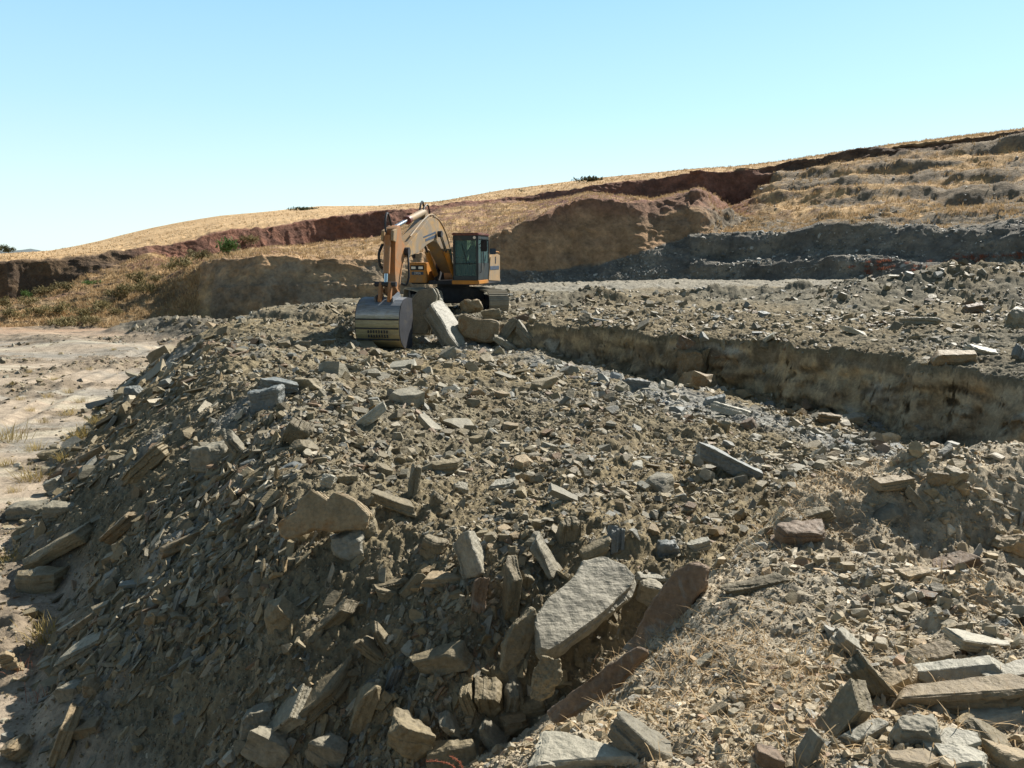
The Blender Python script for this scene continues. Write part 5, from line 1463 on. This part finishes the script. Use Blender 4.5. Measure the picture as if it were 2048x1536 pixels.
def blades(base, dirs, h, w, bend, g_):
    """thin curved blades: base points, lean directions (unit), heights, widths"""
    n = len(base)
    a = g_.uniform(0, 2 * math.pi, n)
    side = np.stack([np.cos(a), np.sin(a), np.zeros(n)], 1) * (w * 0.5)[:, None]
    out = np.stack([dirs[:, 0], dirs[:, 1], np.zeros(n)], 1)
    m1 = base + dirs * (h * 0.55)[:, None]
    tp = base + dirs * h[:, None] + out * (bend * h)[:, None] - np.array([0, 0, 1]) * (0.4 * bend * h)[:, None]
    V = np.stack([base - side, base + side, m1 + side * 0.7, m1 - side * 0.7, tp], 1).reshape(-1, 3)
    o = np.arange(n)[:, None] * 5
    T = np.concatenate([o + np.array([0, 1, 2]), o + np.array([0, 2, 3]), o + np.array([3, 2, 4])])
    tint = np.repeat(g_.uniform(0, 1, n), 5)
    return V, T, np.stack([tint, tint, tint], 1)


def lean(n, g_, spread):
    d = np.stack([g_.normal(0, spread, n), g_.normal(0, spread, n), np.ones(n)], 1)
    return d / np.linalg.norm(d, axis=1, keepdims=True)


# grass over the hillside (uncountable)
g_ = np.random.default_rng(77)
Sg = S.ravel(); HXp = P.reshape(-1, 3)
gm = np.zeros(len(Sg))
gm = np.where((Sg > 3.0) & (Sg < 4.0), 0.8, gm)
gm = np.where((Sg > 2.0) & (Sg < 4.0) & (sx > 1420), 0.4, gm)
gm = np.where((Sg > 1.02) & (Sg < 3.0) & (sx < 405), 1.0, gm)
gm = np.where((Sg > 5.0) & (Sg < 5.9), 0.35, gm)
gm *= np.clip(0.75 - 1.1 * n_b - 0.7 * n_a - 0.9 * n_st, 0.03, 1) * (1 - 0.5 * sp_) * ((sx > -350) & (sx < 2400))
gm[NRW * NCX - 3 * NCX:] = 0
pick_i = g_.choice(len(Sg), 30000, p=gm / gm.sum())
reps = 6
bp = np.repeat(HXp[pick_i], reps, 0) + g_.normal(0, 0.11, (len(pick_i) * reps, 3)) * np.array([1, 1, 0])
hh = np.repeat(g_.uniform(0.12, 0.42, len(pick_i)), reps) * g_.uniform(.6, 1.2, len(bp))
V_, T_, C_ = blades(bp - np.array([0, 0, 0.05]), lean(len(bp), g_, 0.35), hh, hh * 0.16, 0.25 * np.ones(len(bp)), g_)
tag(mesh_np("dry_grass", V_, tris=T_, mat=M['straw'], col=C_), "dry yellow grass covering the hillside", None, None, 'stuff')

# pale stones strewn over the dark grey slope and the hill
gm = np.where((Sg > 1.05) & (Sg < 2.0) & (sx > 990), 1.0, 0) + np.where((Sg > 2) & (Sg < 4) & (sx > 1400), 0.16, 0) + np.where((Sg > 1.0) & (Sg < 1.4) & (sx > 990), 1.0, 0)
gm = gm * ((sx < 2250)) * np.clip(0.6 + n_b * 1.5, 0.05, 1)
pi_ = g_.choice(len(Sg), 5200, p=gm / gm.sum())
q = HXp[pi_]; Nq = N.reshape(-1, 3)[pi_]; Nq = Nq * np.sign(Nq[:, 2:3] + 1e-6)
merge_chips("scattered_stones", q[:, 0], q[:, 1], q[:, 2], frames(Nq, g_, 0.5 * np.ones(len(q))), np.clip(0.10 * np.exp(g_.normal(0, .5, len(q))), .05, .4), np.full(len(q), 0.08), g_,
            "pale stones strewn over the dark grey slope behind the quarry", np.array([(0.17, 0.17, 0.155), (0.27, 0.26, 0.23), (0.42, 0.41, 0.37)]), np.array([.55, .33, .12]))

# straw on the near mound
n0 = 60000
xs_, ys_ = g_.uniform(-0.3, 6, n0), g_.uniform(2.0, 8.6, n0)
zz, tp_, cl_, wf_, do_, bo_ = H_all(xs_, ys_)
mk = np.clip(1.7 * fbm2(xs_ * 0.9, ys_ * 0.9, 401, 3) + 0.12, 0, 1) ** 1.5
u_ = 1024 + FPX * xs_ / ys_
for (cx_, cy_, rd) in ((1650, 7.1, 0.5), (1560, 3.9, 0.5), (1330, 5.1, 0.25), (1450, 4.2, 0.4), (1640, 6.6, .5)):
    wx_ = (cx_ - 1024) / FPX * cy_
    mk = np.maximum(mk, 2.4 * np.exp(-((xs_ - wx_) ** 2 + (ys_ - cy_) ** 2) / (rd * rd)))
kp = (g_.uniform(0, 1, n0) < mk * 0.33) & (tp_ == 3)
bp = np.stack([xs_, ys_, zz], 1)[kp]
hh = g_.uniform(0.04, 0.15, len(bp))
V_, T_, C_ = blades(bp, lean(len(bp), g_, 1.5), hh, 0.003 + 0.025 * hh, 0.3 * np.ones(len(bp)), g_)
tag(mesh_np("dry_straw", V_, tris=T_, mat=M['straw'], col=C_), "broken dry straw lying on the near mound", None, None, 'stuff')


def tuft_mesh(name, seed, n, h, spread, w, mat):
    g = np.random.default_rng(seed)
    b_ = np.stack([g.normal(0, .07, n), g.normal(0, .07, n), np.full(n, -0.02)], 1) * (h / 0.3)
    d = lean(n, g, spread); d[:, :2] += b_[:, :2] * 2.2; d /= np.linalg.norm(d, axis=1, keepdims=True)
    hh = h * g.uniform(.45, 1.1, n)
    V, T, C = blades(b_, d, hh, np.full(n, w), g.uniform(.05, .4, n), g)
    o = mesh_np(name, V, tris=T, mat=mat, col=C)
    return o


# tufts on the quarry floor, one object each
TUFTS = [(18, 880, 48, "ochre grass tuft at the left edge of the floor, widest of its row"), (72, 900, 26, None), (62, 960, 38, "tall ochre grass tuft beside the outlying grey stone"),
         (130, 920, 30, "ochre grass tuft leaning on the foot of the heap"), (172, 872, 36, "greenish ochre tuft at the heap's far foot"), (148, 884, 28, None), (90, 846, 18, None),
         (138, 786, 16, None), (140, 830, 20, None), (85, 1280, 60, "sparse tall weed tuft between the outer stones"), (22, 1120, 34, "thin pale tuft at the left edge above the large squared block"),
         (60, 822, 14, None), (200, 822, 16, None), (110, 760, 12, None), (95, 795, 14, None), (160, 805, 16, None), (30, 985, 20, None), (12, 930, 22, None), (105, 985, 18, None), (40, 800, 12, None),
         (190, 845, 22, None), (228, 700, 9, None), (180, 740, 10, None), (60, 745, 9, None), (25, 770, 10, None)]
tps = None; protos = []
for i, (px, py, hpx, lab) in enumerate(TUFTS):
    p_ = pick(px, py)
    hm = hpx / FPX * p_.y * 1.05
    if i < 5:
        o = tuft_mesh("grass_tuft", 600 + i, 90, 0.3, 0.36, 0.006, M['tuft']); protos.append(o)
    else:
        o = protos[i % 5].copy(); COL.objects.link(o)
    o.location = p_; o.scale = (hm / .3 * (1.2 + .3 * (i % 3)), hm / .3 * 1.3, hm / .3); o.rotation_euler = (0, 0, i * 1.7)
    tag(o, lab or "small dry grass tuft on the pale quarry floor beyond the heap's foot", "grass tuft", "dry grass tufts on the quarry floor")
# thin red weeds beside the block at the left edge
for i, (px, py, hpx, lab) in enumerate([(30, 1345, 46, "rusty red weed beside the tan block at the left edge"), (78, 1405, 52, "rusty red weed lower down among the stones at the left")]):
    p_ = pick(px, py); o = tuft_mesh("red_weed", 640 + i, 16, 0.3, 0.25, 0.008, M['redw'])
    o.location = p_; hm = hpx / FPX * p_.y; o.scale = (hm / .3,) * 3
    tag(o, lab, "weed", "red weeds")


def plant(name, px, py, wpx, hpx, mat, lab, group, seed, d=None, nl=420, kind='bush', z0=None):
    """a shrub: a crown of small leaves on thin stems"""
    g = np.random.default_rng(seed)
    root = bpy.data.objects.new(name, None); COL.objects.link(root)
    p_ = pix_at(px, py, d)
    k = d / (cp + (768 - py) / FPX * sp)
    Wm, Hm = wpx / FPX * k, hpx / FPX * k
    root.location = p_
    nc = 9
    cc = np.stack([g.normal(0, .26, nc) * Wm, g.normal(0, .22, nc) * Wm, g.uniform(.25, .8, nc) * Hm], 1)
    ci = g.integers(0, nc, nl)
    q = cc[ci] + g.normal(0, 1, (nl, 3)) * np.array([.13 * Wm, .13 * Wm, .13 * Hm])
    q[:, 2] = np.abs(q[:, 2])
    ls = 0.055 * (Wm + Hm) * g.uniform(.6, 1.3, nl)
    V, T, C = blades(q, lean(nl, g, 0.9), ls * 1.6, ls * .7, np.full(nl, .2), g)
    mesh_np("foliage", V, tris=T, mat=mat, col=C, parent=root)
    pt_ = Part()
    for j in range(5): pt_.tube([(0, 0, -0.1 * Hm), tuple(cc[j] * 0.5), tuple(cc[j])], 0.012 * Hm + .004, 5)
    pt_.build('stem', M['twig'], root)
    return tag(root, lab, kind, group)


def hill_d(px, py):
    """distance of the hillside at a photo pixel"""
    j = int(np.clip(np.searchsorted(pxs, px), 0, NCX - 1))
    colp = P[4:, j]
    kx = colp[:, 1]; v_ = (CAMZ - colp[:, 2])
    # row in the photo of every hill point of that column
    dz = colp[:, 2] - CAMZ
    yc_ = (dz * cp + kx * sp); zc_ = (kx * cp - dz * sp)
    rowp = 768 - FPX * yc_ / zc_
    i_ = int(np.argmin(np.where(rowp < 1e9, np.abs(rowp - py), 1e9)))
    return float(colp[i_, 1])


SHR = [(455, 512, 46, 34, 'green', "bright green bush at the corner of the red scarp"), (276, 572, 32, 30, 'leaf', "dark round bush on the left bank under the red patch"),
       (290, 588, 40, 24, 'leaf', "olive bush below the dark round bush"), (250, 592, 40, 22, 'leaf', None), (228, 600, 30, 20, 'leaf', None), (205, 622, 40, 24, 'leaf', None),
       (170, 636, 44, 22, 'leaf', None), (120, 628, 40, 22, 'leaf', None), (80, 634, 34, 26, 'leaf', None), (30, 640, 36, 20, 'leaf', None), (150, 654, 60, 24, 'leaf', "low olive bush at the very foot of the left bank"),
       (110, 655, 30, 18, 'leaf', None), (60, 612, 30, 20, 'leaf', None), (15, 620, 30, 24, 'leaf', None), (340, 545, 30, 20, 'leaf', None), (372, 540, 40, 26, 'leaf', "bush under the red scarp left of the green bush"),
       (400, 525, 40, 24, 'leaf', None), (130, 582, 36, 18, 'leaf', None), (180, 575, 24, 14, 'green', None), (90, 590, 36, 18, 'leaf', None), (55, 598, 20, 16, 'green', None), (310, 566, 24, 16, 'leaf', None),
       (500, 492, 30, 20, 'leaf', "brown bush in front of the red scarp right of the green bush"), (190, 650, 30, 16, 'leaf', None), (235, 632, 26, 16, 'leaf', None)]
for i, (px, py, w_, h_, mt, lab) in enumerate(SHR):
    plant("shrub", px, py, w_, h_, M[mt], lab or "low olive shrub in the dry grass of the left bank", "shrubs on the left bank", 700 + i, hill_d(px, py) - 0.2)
# far bushes on the skyline
plant("bush_row", 1185, 366, 58, 9, M['darkleaf'], "dark bushes in a low row on the ridge above the tan bank", None, 760, hill_d(1185, 362), 500)
plant("bush_row", 610, 424, 44, 8, M['darkleaf'], "dark bushes far off on the ridge above the red scarp", None, 761, hill_d(610, 420), 400)
plant("bush", 1044, 384, 10, 7, M['darkleaf'], "lone small bush on the pale hilltop", None, 762, hill_d(1044, 386), 200)
# red weeds along the foot of the dark slope
g_ = np.random.default_rng(88)
rp = []
for i in range(46):
    px = g_.uniform(1705, 2045); py = 540 - 0.09 * (px - 1700) + g_.normal(0, 8)
    if i < 7: px = g_.uniform(1700, 1800); py = 537 + g_.normal(0, 4)
    d_ = hill_d(px, py)
    if i < 4:
        o = tuft_mesh("red_weed", 660 + i, 26, 0.3, 0.45, 0.02, M['redw']); rp.append(o)
    else:
        o = rp[i % 4].copy(); COL.objects.link(o)
    o.location = pix_at(px, py, d_ - 0.1); s_ = g_.uniform(0.6, 1.15); o.scale = (s_ * 1.2, s_ * 1.2, s_)
    tag(o, "red weed growing on the dark grey slope above the berm", "weed", "red weeds")
# red stemmed plant at the bottom of the frame
pw = Part(); p_ = pix_at(930, 1560, 4.6)
g_ = np.random.default_rng(5)
stems = [[(0, 0, -.25), (-.02, 0, 0.0), (-.08, 0.0, .1), (-.17, -.01, .135), (-.24, -.02, .14)], [(0.01, 0, -.25), (.0, 0, .02), (-.03, 0, .12), (-.09, -.01, .17)], [(0.02, 0, -.25), (.0, .01, -.06), (-.12, .02, .02), (-.2, .02, .03)]]
root = bpy.data.objects.new("red_weed", None); COL.objects.link(root); root.location = p_
for s_ in stems: pw.tube(s_, 0.0025, 6)
pw.build('stem', plain_mat("red_stem", (0.3, 0.09, 0.05), 0.7), root)
bl = []
for s_ in stems:
    for _ in range(70):
        t_ = g_.uniform(1.3, len(s_) - 1.001); k_ = int(t_); f_ = t_ - k_
        bl.append(np.array(s_[k_]) * (1 - f_) + np.array(s_[k_ + 1]) * f_)
bl = np.array(bl); V_, T_, C_ = blades(bl, lean(len(bl), g_, 1.2), np.full(len(bl), .018), np.full(len(bl), .006), np.full(len(bl), .2), g_)
mesh_np("foliage", V_, tris=T_, mat=M['redw'], col=C_, parent=root)
tag(root, "red stemmed weed arching over the stones at the bottom edge", "weed", "red weeds")
# dark trees at the far left and the far hills
for i, (px, py, w_, h_) in enumerate([(2, 505, 26, 14), (18, 506, 20, 12), (-14, 506, 24, 16)]):
    plant("tree", px, py, w_, h_, M['darkleaf'], "dark tree in the far clump at the left end of the ridge", "far trees on the left", 780 + i, 190, 500, 'tree')
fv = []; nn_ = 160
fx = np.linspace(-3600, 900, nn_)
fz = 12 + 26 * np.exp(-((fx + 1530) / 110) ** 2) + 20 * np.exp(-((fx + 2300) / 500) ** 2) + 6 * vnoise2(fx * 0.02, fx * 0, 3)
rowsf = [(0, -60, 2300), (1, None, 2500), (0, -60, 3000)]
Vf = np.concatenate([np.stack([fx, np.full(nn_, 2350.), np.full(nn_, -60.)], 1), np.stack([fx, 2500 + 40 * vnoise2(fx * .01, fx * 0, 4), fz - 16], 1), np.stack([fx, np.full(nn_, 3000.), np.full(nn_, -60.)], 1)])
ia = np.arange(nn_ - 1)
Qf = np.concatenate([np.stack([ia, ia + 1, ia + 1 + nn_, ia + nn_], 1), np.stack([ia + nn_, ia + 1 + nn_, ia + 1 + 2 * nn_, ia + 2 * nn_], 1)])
fh = mesh_np("hills", Vf, quads=Qf, mat=M['hill'], col=np.array([0.16, 0.19, 0.2]), smooth=True)  # bluish grey: haze of distance put into the base colour
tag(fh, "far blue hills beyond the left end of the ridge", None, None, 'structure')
#@@MORE@@
